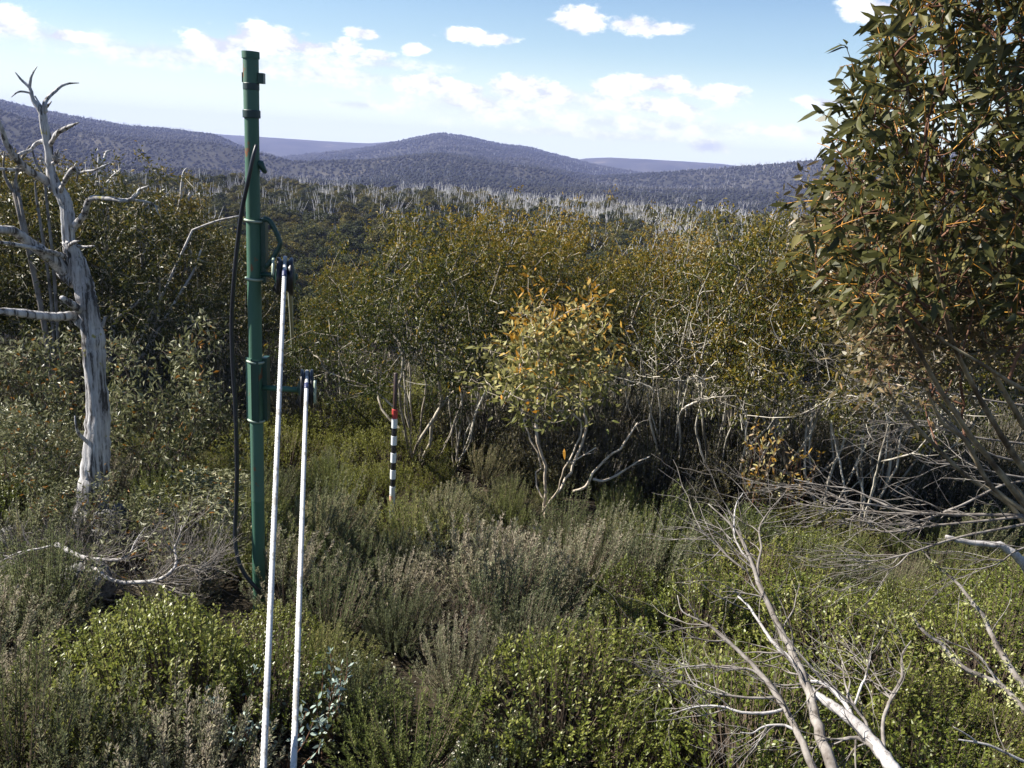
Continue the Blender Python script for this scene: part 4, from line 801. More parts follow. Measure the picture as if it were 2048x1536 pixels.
# ------------------------------------------------------------------ the big broad leaved gum on the right
GB = np.array([4.6, 5.2, 0.0]); GB[2] = g1(GB[0], GB[1])
bigg = thing('snow_gum', GB, 'big gum with long leathery leaves and slanting stems at the right edge', 'tree')
rs = RS(8)
STEMS = [[(2300, 1500, 26, 5.2), (2160, 1150, 19, 5.0), (2047, 1007, 15, 4.8), (1950, 880, 13, 4.7), (1880, 780, 12, 4.5), (1820, 670, 11, 4.3), (1785, 600, 9, 4.2), (1750, 520, 7, 4.0), (1725, 430, 5, 3.9)],
         [(2300, 1480, 26, 4.9), (2160, 1080, 20, 4.8), (2047, 935, 17, 4.7), (1990, 850, 14, 4.6), (1940, 760, 12, 4.5), (1902, 675, 11, 4.3), (1880, 570, 9, 4.2), (1850, 450, 7, 4.0), (1830, 320, 5, 3.8), (1815, 180, 4, 3.7)],
         [(2300, 1480, 26, 5.6), (2150, 1000, 20, 5.6), (2047, 850, 16, 5.6), (1985, 740, 13, 5.5), (1950, 640, 11, 5.4), (1930, 500, 9, 5.2), (1935, 330, 7, 5.0), (1925, 180, 5, 4.8), (1905, 40, 4, 4.6)],
         [(2300, 1480, 24, 4.5), (2200, 960, 20, 4.4), (2100, 800, 17, 4.3), (2045, 778, 12, 4.2), (1990, 745, 9, 4.1), (1950, 720, 8, 4.0), (1900, 690, 6, 4.0), (1840, 650, 4, 3.9)],
         [(2300, 1480, 24, 5.0), (2230, 900, 20, 4.8), (2120, 600, 16, 4.6), (2050, 420, 13, 4.4), (2020, 250, 10, 4.2), (2000, 80, 7, 4.1), (1990, -80, 5, 4.0)],
         [(2300, 1480, 24, 6.4), (2100, 1080, 16, 6.6), (1990, 930, 12, 6.7), (1900, 830, 10, 6.7), (1820, 740, 8, 6.6), (1760, 660, 6, 6.4), (1720, 580, 5, 6.2)],
         [(2300, 1480, 22, 6.0), (2060, 1060, 14, 6.2), (1930, 950, 11, 6.3), (1830, 850, 9, 6.3), (1750, 750, 7, 6.2), (1700, 660, 5, 6.0)],
         [(2300, 1480, 22, 5.3), (2120, 1100, 15, 5.5), (1985, 975, 12, 5.6), (1930, 880, 11, 5.6), (1880, 840, 9, 5.5), (1840, 745, 7, 5.4), (1800, 690, 5, 5.3)]]
nodes = [GB.copy()]; par = [-1]; stemR = {}
sg = Geo()
for S_ in STEMS:
    P = [GB + rs.normal(0, .05, 3) * np.array([1, 1, 0])]; R = [.075]
    for (a, b, w, Y) in S_: p = W(a, b, Y); P.append(p); R.append(pxr(w * .78, p))
    P, R = smooth_path(P, R, 4, .1, rs); sg.tube(P, R, 9)
    prev = 0
    for q in range(6, len(P), 2): nodes.append(P[q]); par.append(prev); prev = len(nodes) - 1
ns = len(nodes)
edge = np.array([(1800, -400), (1795, -60), (1780, 40), (1715, 120), (1675, 195), (1655, 260), (1648, 330), (1615, 410), (1595, 490), (1600, 540), (1650, 590), (1690, 640), (1800, 670), (1900, 650), (2000, 640), (2048, 650)])
T = []
def left_edge(py): return np.interp(py, edge[:10, 1], edge[:10, 0])
while len(T) < 1500:
    py = rs.uniform(-330, 640); px = rs.uniform(1570, 2330)
    lim = np.interp(px, [1590, 1650, 1690, 1800, 2048], [530, 585, 620, 650, 640])
    if px < left_edge(py) + 12 + 22 * rs.rand() or py > lim: continue
    if rs.rand() < .25 and px > 1900: continue
    p = W(px, py, rs.uniform(3.5, 5.4)); T.append(p)
nodes2, par2 = mst(nodes, par, T, .25); chs, tips, rad, ch = skeleton(nodes2, par2, .0026, .42)
tw = Geo()
for c_, r_ in chs:
    if c_[-1] < ns: continue
    k0 = next(i for i, q in enumerate(c_) if q >= ns); cc = c_[max(0, k0 - 1):]; r2 = np.minimum(r_[max(0, k0 - 1):], .010)
    if len(cc) < 2: continue
    P, R = smooth_path(nodes2[cc], r2, 3); P[1:-1] += rs.normal(0, .006, P[1:-1].shape); tw.tube(P, R, 4, cap=False)
tw.build('twigs', M['redtwig'], bigg, GB); sg.build('trunk', M['olivebark'], bigg, GB)
ti = np.arange(ns, len(nodes2)); P0 = nodes2[ti]; dirs = unit(P0 - nodes2[par2[ti]])
gt = Geo(); LP, LD, LN, LL, LW_ = [], [], [], [], []
for p, d in zip(P0, dirs):
    d2 = unit(d * .6 + np.array([-.15, 0, .55]) + rs.normal(0, .3, 3)); ln = rs.uniform(.10, .2); Q = np.array([p, p + d2 * ln * .5, p + d2 * ln + np.array([0, 0, -.01])])
    gt.tube(Q, [.0034, .0028, .0018], 3, rs.rand(), cap=False)
    for k in range(rs.randint(5, 9)):
        t = rs.rand(); LP.append(p + d2 * ln * t); LD.append(np.array([-.38, -.05, -.45]) + rs.normal(0, .55, 3) + d2 * .35); LN.append(rs.normal(0, 1, 3) + np.array([-.3, -.5, .6])); LL.append(rs.uniform(.06, .115)); LW_.append(rs.uniform(.018, .031))
gt.build('young_shoots', M['golden'], bigg, GB)['kind'] = 'stuff'
LP, LD, LN, LL, LW_ = map(np.array, (LP, LD, LN, LL, LW_))
qx, qy, qz = proj(LP); inf = (qx > 1560) & (qx < 2040) & (qy > 5) & (qy < 700); score = np.where(inf, qz + rs.rand(len(qz)) * .5, 99)
near = np.argsort(score)[:298]; far_ = np.setdiff1d(np.arange(len(LP)), near)
fo = Geo(); fo.leaves(LP[far_], LD[far_], LN[far_], LL[far_], LW_[far_], np.clip(rs.normal(.45, .2, len(far_)), 0, 1), True, .2); o = fo.build('foliage', M['bigleaf'], bigg, GB, smooth=False); o['kind'] = 'stuff'
lms = []
for k in range(5):
    q = Geo(); nseg = 5; us = np.linspace(0, 1, nseg + 1); wv = np.array([.05, .75, 1, .85, .5, .03]) * .5; bendk = (.12, .2, .28, .05, .35)[k]; cur = (.1, -.12, .05, .15, -.06)[k]
    V = []
    for u_, w_ in zip(us, wv):
        cxx = cur * u_ * (1 - u_) * 2; V += [[u_, cxx + w_ * .27, -bendk * u_ * u_ + .02], [u_, cxx, -bendk * u_ * u_ - .01], [u_, cxx - w_ * .27, -bendk * u_ * u_ + .02]]
    F = [];
    for i in range(nseg): F += [[3 * i, 3 * i + 1, 3 * i + 4, 3 * i + 3], [3 * i + 1, 3 * i + 2, 3 * i + 5, 3 * i + 4]]
    q.add(V, None, F, (.35, .5, .6, .25, .75)[k]); lms.append(q.mesh('leaf', M['bigleaf'], True))
def leaf_obj(me, p, d, n, L, parent, base, wk=1.0):
    d = d / np.linalg.norm(d); x = np.cross(n, d); x /= np.linalg.norm(x); n = np.cross(d, x)
    o = bpy.data.objects.new('leaf', me); COL.objects.link(o); o.parent = parent; pp = p - base
    o.matrix_local = Matrix(((d[0] * L, x[0] * L * wk, n[0] * L, pp[0]), (d[1] * L, x[1] * L * wk, n[1] * L, pp[1]), (d[2] * L, x[2] * L * wk, n[2] * L, pp[2]), (0, 0, 0, 1))); return o
for k, i in enumerate(near): leaf_obj(lms[k % 5], LP[i], LD[i], LN[i], LL[i] * 1.08, bigg, GB)
# finer brownish leaves of its inner and lower branches
n = 0; T = []
while len(T) < 820:
    px, py = rs.uniform(1620, 2250), rs.uniform(360, 860)
    if py > 690 + 150 * rs.rand() ** 2 or px < 1640 + (py - 430) * .25: continue
    T.append(W(px, py, rs.uniform(4.8, 6.6)))
T = np.array(T); m = 16; n = len(T) * m; P = np.repeat(T, m, 0) + rs.normal(0, .10, (n, 3))
fi = Geo(); fi.leaves(P, rs.normal(0, .7, (n, 3)) + np.array([-.3, 0, -.3]), rs.normal(0, 1, (n, 3)), rs.uniform(.05, .095, n), rs.uniform(.014, .026, n), np.clip(rs.normal(.45, .25, n), 0, 1), True); fi.build('inner_foliage', M['inner'], bigg, GB, smooth=False)['kind'] = 'stuff'
nd2, pr2 = mst(nodes[:ns], par[:ns], T, .3); chs, _, _, _ = skeleton(nd2, pr2, .0028, .4); tw = Geo()
for c_, r_ in chs:
    if c_[-1] < ns: continue
    k0 = next(i for i, q in enumerate(c_) if q >= ns); cc = c_[max(0, k0 - 1):]
    if len(cc) < 2: continue
    P, R = smooth_path(nd2[cc], np.minimum(r_[max(0, k0 - 1):], .012), 3); P[1:-1] += rs.normal(0, .008, P[1:-1].shape); tw.tube(P, R, 4, cap=False)
tw.build('inner_twigs', M['redtwig'], bigg, GB)

# ------------------------------------------------------------------ bare dead shrubs, fallen branches and rocks
def twigs(geo, P, R, rs, n, ln, bias, lev=2, tmin=.25, spread=.6):
    """side twigs along a limb, splitting again LEV times"""
    for _ in range(n):
        i = rs.randint(int(len(P) * tmin), len(P) - 1); d = unit(P[min(i + 1, len(P) - 1)] - P[i - 1]); v = unit(d * .9 + rs.normal(0, spread, 3) + np.asarray(bias)); L = ln * rs.uniform(.5, 1.2)
        q = [P[i]]; m = 6
        for k in range(m): v = unit(v + rs.normal(0, .16, 3) + np.asarray(bias) * .08); q.append(q[-1] + v * L / m)
        r_ = min(R[i] * .62, .0075 * (ln / .5)); QP, QR = smooth_path(q, np.linspace(r_, max(.0012, r_ * .25), m + 1), 2); geo.tube(QP, QR, 4, cap=False)
        if lev > 1: twigs(geo, QP, QR, rs, 3, ln * .55, bias, lev - 1, .3, spread)
def traced(name, mat, label, cat, chains, Yf, tw=(8, .5, (-.4, 0, .1), 2), seed=1, lich=None, ground=True, group=None):
    rs = RS(seed); p0 = W(chains[0][0][0], chains[0][0][1], Yf(chains[0][0][1])); base = np.array([p0[0], p0[1], g1(p0[0], p0[1])]) if ground else p0
    root = thing(name, base, label, cat, group); tg = Geo(); lg = Geo()
    for k, c in enumerate(chains):
        P = []; R = []
        for q in c:
            p = W(q[0], q[1], Yf(q[1]) + (q[3] if len(q) > 3 else 0)); P.append(p); R.append(pxr(q[2], p))
        P, R = smooth_path(P, R, 4, .12, rs); g = Geo(); g.tube(P, R, 8 if R[0] > .012 else 5); g.build('stem', mat if not isinstance(mat, list) else mat[k % len(mat)], root, base)
        if tw[0]: twigs(tg, P, R, rs, tw[0], tw[1], tw[2], tw[3])
        if lich and k in lich:
            n = 420; i = rs.randint(0, len(P), n); i = i[rs.rand(n) < (vnoise(i * .35, i * 0, 1, seed) > .42)]; n = len(i); off = unit(rs.normal(0, 1, (n, 3)) + np.array([-.3, -.2, -.5])); p = P[i] + off * (R[i][:, None] + .006) + rs.normal(0, .012, (n, 3))
            lg.leaves(p, rs.normal(0, 1, (n, 3)) + np.array([0, 0, -.6]), rs.normal(0, 1, (n, 3)), rs.uniform(.015, .035, n), rs.uniform(.01, .022, n), rs.rand(n))
    if tg.n: tg.build('twigs', M['greywood'], root, base)['kind'] = 'stuff'
    if lg.n: lg.build('lichen', M['lichen'], root, base, smooth=False)['kind'] = 'stuff'
    return root
def z8(L): return [(1300 + a / 2.738, 975 + b / 2.738, w / 2.738, *r) for a, b, w, *r in L]
def z7(L): return [(1300 + a / 2.738, 500 + b / 2.738, w / 2.738, *r) for a, b, w, *r in L]
def z3(L): return [(a / 2.92, 1010 + b / 2.92, w / 2.92, *r) for a, b, w, *r in L]
yf = lambda py: float(np.interp(py, [980, 1536, 1800], [6.1, 4.3, 4.0]))
traced('dead_shrub', [M['greywood'], M['bleached'], M['greywood'], M['bleached'], M['greywood']], 'bare dead shrub with grey and bleached stems leaning left in the green bushes', 'dead shrub', [
    z8([(1120, 1900, 74), (1010, 1560, 66), (930, 1360, 60), (890, 1180, 54), (830, 1020, 48), (770, 880, 42), (700, 760, 36), (650, 640, 30), (600, 540, 26), (560, 420, 22), (500, 280, 18), (440, 200, 12), (320, 90, 6)]),
    z8([(1480, 1780, 90), (1330, 1540, 76), (1250, 1430, 72), (1150, 1310, 62), (1000, 1200, 56), (920, 1140, 44), (850, 1060, 26), (760, 930, 22), (700, 880, 20), (640, 800, 18), (600, 740, 16), (540, 650, 14), (480, 595, 8)]),
    z8([(1000, 1800, 50), (880, 1500, 44), (800, 1330, 38), (740, 1210, 34), (660, 1090, 30), (570, 980, 26), (470, 880, 22), (400, 820, 18), (300, 740, 12), (180, 680, 8), (150, 590, 5)]),
    z8([(1110, 1270, 30), (1080, 1200, 26), (1000, 1110, 24), (940, 1070, 22), (880, 1060, 16)]),
    z8([(1280, 1440, 22), (1275, 1290, 20), (1310, 1180, 20), (1330, 1130, 18), (1380, 1040, 16), (1380, 920, 12), (1430, 840, 6)]),
    z8([(1190, 1330, 20), (1180, 1280, 18), (1120, 1200, 18), (1070, 1080, 12), (1050, 930, 6)]),
    z8([(1120, 1190, 14), (1160, 1080, 14), (1180, 1040, 12), (1210, 920, 5)]),
    z8([(1240, 1440, 34), (1190, 1400, 28), (1130, 1370, 22), (1060, 1375, 12)]),
    z8([(740, 1215, 20), (620, 1235, 18), (500, 1230, 16), (400, 1200, 13), (250, 1200, 9), (100, 1245, 4)]),
    z8([(660, 1090, 16), (560, 1000, 15), (430, 990, 13), (300, 975, 10), (150, 990, 7), (50, 1020, 3)]),
    z8([(700, 1150, 15), (540, 1150, 14), (380, 1130, 11), (260, 1090, 8), (200, 1010, 6), (170, 880, 3)]),
    z8([(800, 1330, 18), (720, 1300, 15), (620, 1310, 12), (560, 1345, 8), (495, 1340, 4)]),
    z8([(600, 540, 16), (590, 440, 15), (610, 330, 13), (600, 220, 10), (660, 120, 8), (740, 30, 4)]),
    z8([(540, 400, 12), (490, 330, 12), (460, 240, 10), (470, 100, 8), (510, 30, 4)]),
    z8([(520, 450, 14), (430, 380, 12), (350, 300, 10), (280, 230, 8), (215, 90, 4)])],
    yf, (7, .5, (-.35, 0, .12), 2), 4)
yf2 = lambda py: float(np.interp(py, [1090, 1536], [5.6, 4.4]))
traced('dead_branch', M['greywood'], 'two bare leaning branches crusted with pale yellow lichen at the right', 'dead branch', [
    z8([(2300, 1560, 46), (2048, 1220, 34), (1960, 1120, 32), (1880, 1060, 30), (1740, 1000, 28), (1660, 940, 26), (1600, 860, 22), (1500, 790, 18), (1430, 690, 10)]),
    z8([(2260, 1560, 44), (2060, 1110, 36), (2010, 1040, 34), (1950, 950, 32), (1880, 830, 28), (1830, 710, 24), (1760, 620, 20), (1680, 520, 16), (1560, 420, 12), (1490, 340, 6)]),
    z8([(1960, 1110, 12), (1930, 1080, 12), (1870, 1010, 11), (1800, 920, 10), (1700, 870, 8), (1570, 820, 4)])], yf2, (3, .35, (-.2, 0, .4), 1), 6, lich=(0, 1))
traced('dead_branch', M['bleached'], 'thin pale dead branch low in the bottom right corner', 'dead branch', [z8([(2200, 1560, 22), (2048, 1500, 16), (1850, 1410, 14), (1690, 1380, 8)]), z8([(1800, 1400, 9), (1730, 1350, 8), (1660, 1310, 4)])], lambda py: 4.6, (2, .3, (-.3, 0, .3), 1), 7)
traced('fallen_log', M['bleached'], 'bleached log lying under the bare left pointing branches at the right edge', 'log', [z8([(2250, 700, 70), (2060, 440, 54), (2000, 370, 46), (1930, 320, 38), (1850, 310, 32), (1700, 290, 28), (1620, 268, 20)])], lambda py: 7.0, (0, 0, 0, 0), 9)
br_ = M['greywood']
traced('dead_branch', br_, 'spray of bare grey branches reaching left from the right edge', 'dead branch', [
    z7([(2700, 1500, 30), (2048, 1455, 20), (1750, 1450, 18), (1500, 1440, 15), (1350, 1420, 14), (1230, 1370, 12), (1100, 1310, 10), (950, 1290, 8), (790, 1255, 4)]),
    z7([(1500, 1450, 12), (1250, 1400, 12), (1050, 1370, 10), (900, 1310, 8), (775, 1285, 4)]), z7([(1450, 1445, 11), (1300, 1440, 11), (1100, 1420, 9), (950, 1410, 7), (800, 1385, 4)]),
    z7([(2600, 1180, 22), (2048, 1265, 14), (1900, 1300, 14), (1700, 1400, 12), (1500, 1475, 11), (1300, 1500, 9), (1070, 1470, 4)]),
    z8([(2600, 120, 24), (2048, 160, 16), (1750, 190, 14), (1530, 210, 12), (1300, 245, 9), (1215, 210, 4)]), z8([(2600, 60, 20), (2048, 200, 15), (1700, 270, 14), (1450, 350, 12), (1300, 390, 9), (1200, 402, 7), (1070, 392, 3)]),
    z8([(1420, 360, 9), (1360, 420, 8), (1310, 445, 6), (1230, 440, 3)]), z8([(2300, 380, 14), (2048, 330, 9), (1900, 420, 8), (1750, 450, 6), (1600, 440, 3)])], lambda py: 5.7 + (py - 1000) * -.004, (9, .55, (-.6, 0, .02), 2), 12)
traced('dead_branch', br_, 'tangle of fine grey dead twigs under the slanting gum stems', 'dead branch', [
    z7([(2500, 1250, 18), (1900, 1130, 12), (1700, 1000, 11), (1550, 870, 10), (1400, 800, 8), (1250, 780, 6), (1050, 850, 3)]), z7([(2400, 1100, 16), (1800, 1030, 11), (1550, 970, 9), (1350, 950, 7), (1200, 930, 3)]),
    z7([(2400, 900, 16), (1900, 830, 11), (1600, 780, 9), (1350, 740, 7), (1090, 710, 3)]), z7([(2400, 1300, 16), (1950, 1230, 11), (1700, 1180, 9), (1500, 1160, 6), (1400, 1090, 3)]), z7([(1700, 900, 9), (1500, 700, 8), (1350, 600, 6), (1180, 540, 4)])], lambda py: 6.9, (12, .6, (-.5, 0, .1), 2), 13)
# branches by the young gum
traced('dead_branch', M['creambark'], 'broken pale branch forking up to the right beside the young gum', 'dead branch', [[(1145, 983, 5), (1168, 975, 5), (1178, 962, 5), (1186, 946, 5), (1204, 926, 4.5), (1226, 906, 4.5), (1240, 898, 4), (1258, 872, 4), (1275, 846, 3)], [(1186, 958, 5), (1205, 962, 5), (1225, 955, 5), (1250, 940, 4), (1275, 924, 3), (1300, 913, 2)], [(1140, 926, 3), (1160, 915, 3), (1192, 895, 2)]], lambda py: 10.6, (3, .3, (.3, 0, .3), 1), 15)
# fallen white branch on the left with its fan of twigs
yl_ = lambda py: float(np.interp(py, [1040, 1180], [7.9, 7.3]))
traced('fallen_branch', [M['bleached'], M['bleached'], M['greywood']], 'fallen gum branch with bleached limbs curving over the grey boulder', 'fallen branch', [
    z3([(330, 230, 30), (380, 260, 30), (500, 310, 28), (620, 320, 22), (700, 320, 18), (760, 280, 12), (800, 200, 9), (850, 130, 5)]), z3([(560, 370, 20), (640, 430, 26), (720, 452, 24), (850, 450, 24), (940, 430, 22), (1010, 380, 20), (1030, 320, 16), (1020, 250, 13), (1050, 180, 10), (1060, 120, 5)]),
    z3([(1000, 390, 12), (1080, 350, 10), (1150, 380, 7), (1200, 350, 3)]), z3([(860, 445, 12), (950, 470, 9), (970, 520, 4)]), z3([(300, 240, 14), (200, 260, 11), (100, 280, 8), (20, 320, 4)])], yl_, (13, .5, (.25, 0, .15), 2), 17)
for i, (px, py, ln, lb) in enumerate([(25, 930, .9, 'dense grey twig bush at the left edge beside the dead tree'), (110, 960, .9, 'dense grey twig bush just left of the dead tree foot'), (290, 930, .8, 'grey twig bush right of the dead tree foot'), (60, 1105, .7, 'bare grey twiggy shrub at the left edge below the dead tree'), (150, 1120, .65, 'bare twiggy shrub just left of the grey boulder'), (310, 1150, .7, 'fan of bare grey twigs right of the boulder'), (395, 1130, .75, 'bare grey twigs left of the pole base'), (260, 1075, .7, 'dead twiggy shrub over the dark boulder'), (915, 1230, .6, 'dead brown twiggy heath bush in the middle of the shrubs'), (1030, 1120, .6, 'dead dark twiggy bush among heath below the young gum')]):
    p = on_ground(px, py + 50); rs = RS(200 + i); rt = thing('dead_shrub', p, lb, 'dead shrub'); g = Geo()
    for k in range(16):
        a = rs.rand() * 6.28; v = unit(np.array([math.cos(a) * .8, math.sin(a) * .8, .7 + .5 * rs.rand()])); q = [p + rs.normal(0, .05, 3) * np.array([1, 1, 0])]
        for s in range(6): v = unit(v + rs.normal(0, .15, 3)); q.append(q[-1] + v * ln / 6)
        P, R = smooth_path(q, np.linspace(.009, .0025, 7), 2); g.tube(P, R, 4, cap=False); twigs(g, P, R, rs, 6, ln * .5, (0, 0, .15), 2)
    g.build('twigs', M['greywood'] if i < 8 else M['twig'], rt, p)
def boulder(px, py, w, h, label, seed, dz=0.0):
    p = on_ground(px, py); hw = pxr(w, p); hh = pxr(h, p); rs = RS(seed); nu, nv = 40, 22; g = Geo()
    U, Vv = np.meshgrid(np.arange(nu) * 2 * math.pi / nu, np.linspace(0, math.pi, nv)); d = np.stack([np.sin(Vv) * np.cos(U), np.sin(Vv) * np.sin(U), np.cos(Vv)], -1).reshape(-1, 3)
    r_ = np.ones(len(d))
    for k in range(14):
        n_ = unit(rs.normal(0, 1, 3)); c = rs.uniform(.58, .95); dn = d @ n_; r_ = np.where(dn > 0, np.minimum(r_, c / np.maximum(dn, .05)), r_)
    r_ = r_ + .14 * (vnoise(d[:, 0] * 4 + 9, d[:, 1] * 4 + d[:, 2] * 5, 1.3, seed) - .5) + .06 * (vnoise(d[:, 0] * 12 + 9, d[:, 1] * 11 + d[:, 2] * 13, 1.3, seed) - .5)
    V = d * r_[:, None] * np.array([hw, hw * .9, hh])
    i = np.arange(nv - 1)[:, None] * nu; j = np.arange(nu)[None]; k = (j + 1) % nu
    g.add(V, None, np.stack([i + j, i + nu + j, i + nu + k, i + k], -1).reshape(-1, 4)); o = g.build('boulder', M['rock']); o.location = p + np.array([0, 0, hh * .55 + dz]); return tag(o, label, 'boulder')
boulder(185, 1205, 125, 115, 'pale grey granite boulder under the fallen white branch', 5)
boulder(225, 1105, 110, 130, 'darker boulder in shade at the foot of the dead tree', 6)
boulder(30, 1095, 70, 60, 'small grey rock among bare twigs at the left edge', 7)

# ------------------------------------------------------------------ saplings with leaves one can pick apart
def sapling(px, py, h, spread, nst, nl, lm_list, bark, L, Wk, label, name='gum_sapling', seed=1, up=.6, nshoot=None):
    rs = RS(seed); p = on_ground(px, py); rt = thing(name, p, label, 'sapling'); g = Geo(); spots = []
    for s in range(nst):
        a = rs.rand() * 6.28; q = [p + rs.normal(0, .02, 3)]; v = unit(np.array([math.cos(a) * spread, math.sin(a) * spread, 1]))
        for k in range(7): v = unit(v + rs.normal(0, .12, 3) + np.array([0, 0, .04])); q.append(q[-1] + v * h / 7 * rs.uniform(.8, 1.05))
        P, R = smooth_path(q, np.linspace(.007, .002, 8), 3); g.tube(P, R, 5, cap=False)
        for k in range(nl):
            i = rs.randint(int(len(P) * .45), len(P)); spots.append((P[i], unit(P[i] - P[i - 1])))
    g.build('stems', bark, rt, p)
    for k, (q, d) in enumerate(spots[:295]):
        dd = unit(rs.normal(0, .7, 3) + d * .5 + np.array([0, 0, up * .3])); n_ = rs.normal(0, .6, 3) + np.array([-.4, -.6, .8]); leaf_obj(lm_list[k % len(lm_list)], q + dd * .01, dd, n_, L * rs.uniform(.65, 1.15), rt, p, Wk)
    return rt
def leaf_set(mat, ts):
    out = []
    for k, t in enumerate(ts):
        q = Geo(); us = np.linspace(0, 1, 5); wv = np.array([.05, .85, 1, .7, .04]) * .5; b = (.05, .2, .12, .3)[k % 4]; V = []
        for u_, w_ in zip(us, wv): V += [[u_, w_ * .4, -b * u_ * u_ + .03], [u_, 0, -b * u_ * u_], [u_, -w_ * .4, -b * u_ * u_ + .03]]
        F = []
        for i in range(4): F += [[3 * i, 3 * i + 1, 3 * i + 4, 3 * i + 3], [3 * i + 1, 3 * i + 2, 3 * i + 5, 3 * i + 4]]
        q.add(V, None, F, t); out.append(q.mesh('leaf', mat, True))
    return out
bl = leaf_set(M['bluegrey'], (.2, .5, .7, .9)); ol = leaf_set(M['young'], (.55, .70, .5, .8)) ; ol2 = leaf_set(M['inner'], (.5, .8))
sapling(490, 1510, .75, .42, 10, 13, bl, M['redtwig'], .052, 1.0, 'blue grey leaved gum sapling left of the ropes at the bottom', seed=3)
sapling(655, 1515, .80, .38, 10, 13, bl, M['redtwig'], .052, 1.0, 'blue grey leaved gum sapling right of the ropes at the bottom', seed=5)
sapling(575, 1550, .55, .5, 6, 10, bl, M['redtwig'], .058, 1.0, 'low blue grey gum sapling between the two ropes at the bottom', seed=6)
sapling(1490, 1065, 1.75, .15, 10, 20, ol + ol2, M['redtwig'], .095, .9, 'gum sapling with orange and cream tipped leaves on red stems right of the clearing', seed=9)
sapling(1575, 1050, 1.35, .2, 7, 16, ol2 + ol, M['redtwig'], .085, .9, 'smaller reddish gum sapling beside the bright green bush', seed=10)

# ------------------------------------------------------------------ heath and shrubs
def shoot_bush(seed, H, R, ns, nl, L, Wd, start, ang, mat_leaf, mat_stem, upb=.25, lance=False, t0=.45, flowers=0, sprd=1.0, rag=.3):
    rs = RS(seed); lf = Geo(); st = Geo(); fl = Geo()
    a = rs.rand(ns) * 6.283; q = np.sqrt(rs.rand(ns)) * sprd; lob = .75 + .5 * vnoise(a * 1.3, q * 2, 1.0, seed)
    tip = np.stack([R * q * np.cos(a) * lob, R * q * np.sin(a) * lob, H * (1 - .55 * q * q) * rs.uniform(1 - rag, 1.0 + rag * .25, ns)], -1)
    b = np.stack([tip[:, 0] * .25, tip[:, 1] * .25, 0 * a], -1); mid = b * .5 + tip * .5 + np.stack([tip[:, 0] * .22, tip[:, 1] * .22, -H * .02 + 0 * a], -1) + rs.normal(0, .02, (ns, 3))
    u = np.linspace(0, 1, 6)[:, None, None]; C = (1 - u) ** 2 * b + 2 * u * (1 - u) * mid + u * u * tip
    for i in range(ns): st.tube(C[:, i], np.linspace(.0045, .0015, 6), 3, cap=False)
    k = nl; uu = start + (1 - start) * rs.rand(k, ns, 1) ** .8; P = (1 - uu) ** 2 * b + 2 * uu * (1 - uu) * mid + uu * uu * tip; D = unit(2 * (1 - uu) * (mid - b) + 2 * uu * (tip - mid))
    side = unit(np.cross(D, rs.normal(0, 1, D.shape))); ld = D * math.cos(ang) + side * math.sin(ang); P = P + side * .003
    n = k * ns; t = np.clip(t0 + rs.normal(0, .13, (k, ns)) + rs.normal(0, .15, ns)[None] + .22 * (uu[..., 0] - .7), 0, 1).ravel()
    Nn = np.cross(ld, np.cross(D, ld)) + rs.normal(0, .35, ld.shape)
    lf.leaves(P.reshape(n, 3), ld.reshape(n, 3), Nn.reshape(n, 3), L * rs.uniform(.6, 1.2, n), Wd * rs.uniform(.7, 1.2, n), t, lance, .12)
    if flowers:
        i = rs.randint(0, ns, flowers); c = tip[i] + rs.normal(0, .02, (flowers, 3)); m = 5
        fl.leaves(np.repeat(c, m, 0), rs.normal(0, 1, (flowers * m, 3)), rs.normal(0, 1, (flowers * m, 3)), .010, .009, rs.rand(flowers * m))
    # one mesh, two or three slots
    me_parts = [(lf, mat_leaf), (st, mat_stem)] + ([(fl, M['flower'])] if flowers else [])
    g = Geo(); mi3 = []; mi4 = []
    for k_, (q_, m_) in enumerate(me_parts):
        F3 = np.vstack(q_.F3) if q_.F3 else None; F4 = np.vstack(q_.F4) if q_.F4 else None
        g.add(np.vstack(q_.V), F3, F4, .5)
        if F3 is not None: g.t3[-1] = np.concatenate(q_.t3); mi3.append(np.full(len(F3), k_))
        if F4 is not None: g.t4[-1] = np.concatenate(q_.t4); mi4.append(np.full(len(F4), k_))
    me = g.mesh('shrub', [m_ for _, m_ in me_parts], False); me.polygons.foreach_set('material_index', np.concatenate(mi3 + mi4).astype(np.int32)); return me
HM = [M['heath'], M['heathgrey'], M['heathbrown'], M['heatholive']]
heath = [shoot_bush(400 + i, (.8, .95, .68)[i % 3], .55, 150, 84, .027, .0080, .22, .60, HM[i % 4], M['twig'], t0=(.40, .52, .62)[i % 3], rag=.42) for i in range(12)]
heathf = [shoot_bush(420 + i, .62, .55, 170, 70, .022, .008, .25, .7, M['heath'], M['twig'], t0=.26, flowers=70) for i in range(2)]
leafy = [shoot_bush(440 + i, .75, .55, 230, 20, .030, .012, .60, .75, M['leafy'], M['twig'], lance=True, t0=(.45, .6, .35)[i % 3], rag=.22) for i in range(5)]
yell = [shoot_bush(460 + i, .62, .62, 240, 26, .028, .011, .5, .8, M['yellowish'], M['twig'], t0=.45, rag=.18) for i in range(3)]
KIN = {'h': ('heath_shrub', heath, None, 'heath shrubs covering the clearing'),
       'f': ('flowering_shrub', heathf, 'dark low shrub dotted with tiny cream flowers near the bottom', 'shrubs dotted with tiny flowers'),
       'l': ('leafy_shrub', leafy, None, 'glossy leaved green shrubs'),
       'y': ('soft_shrub', yell, 'yellow green soft shrub at the far side of the clearing', 'yellow green shrubs at the back of the clearing')}
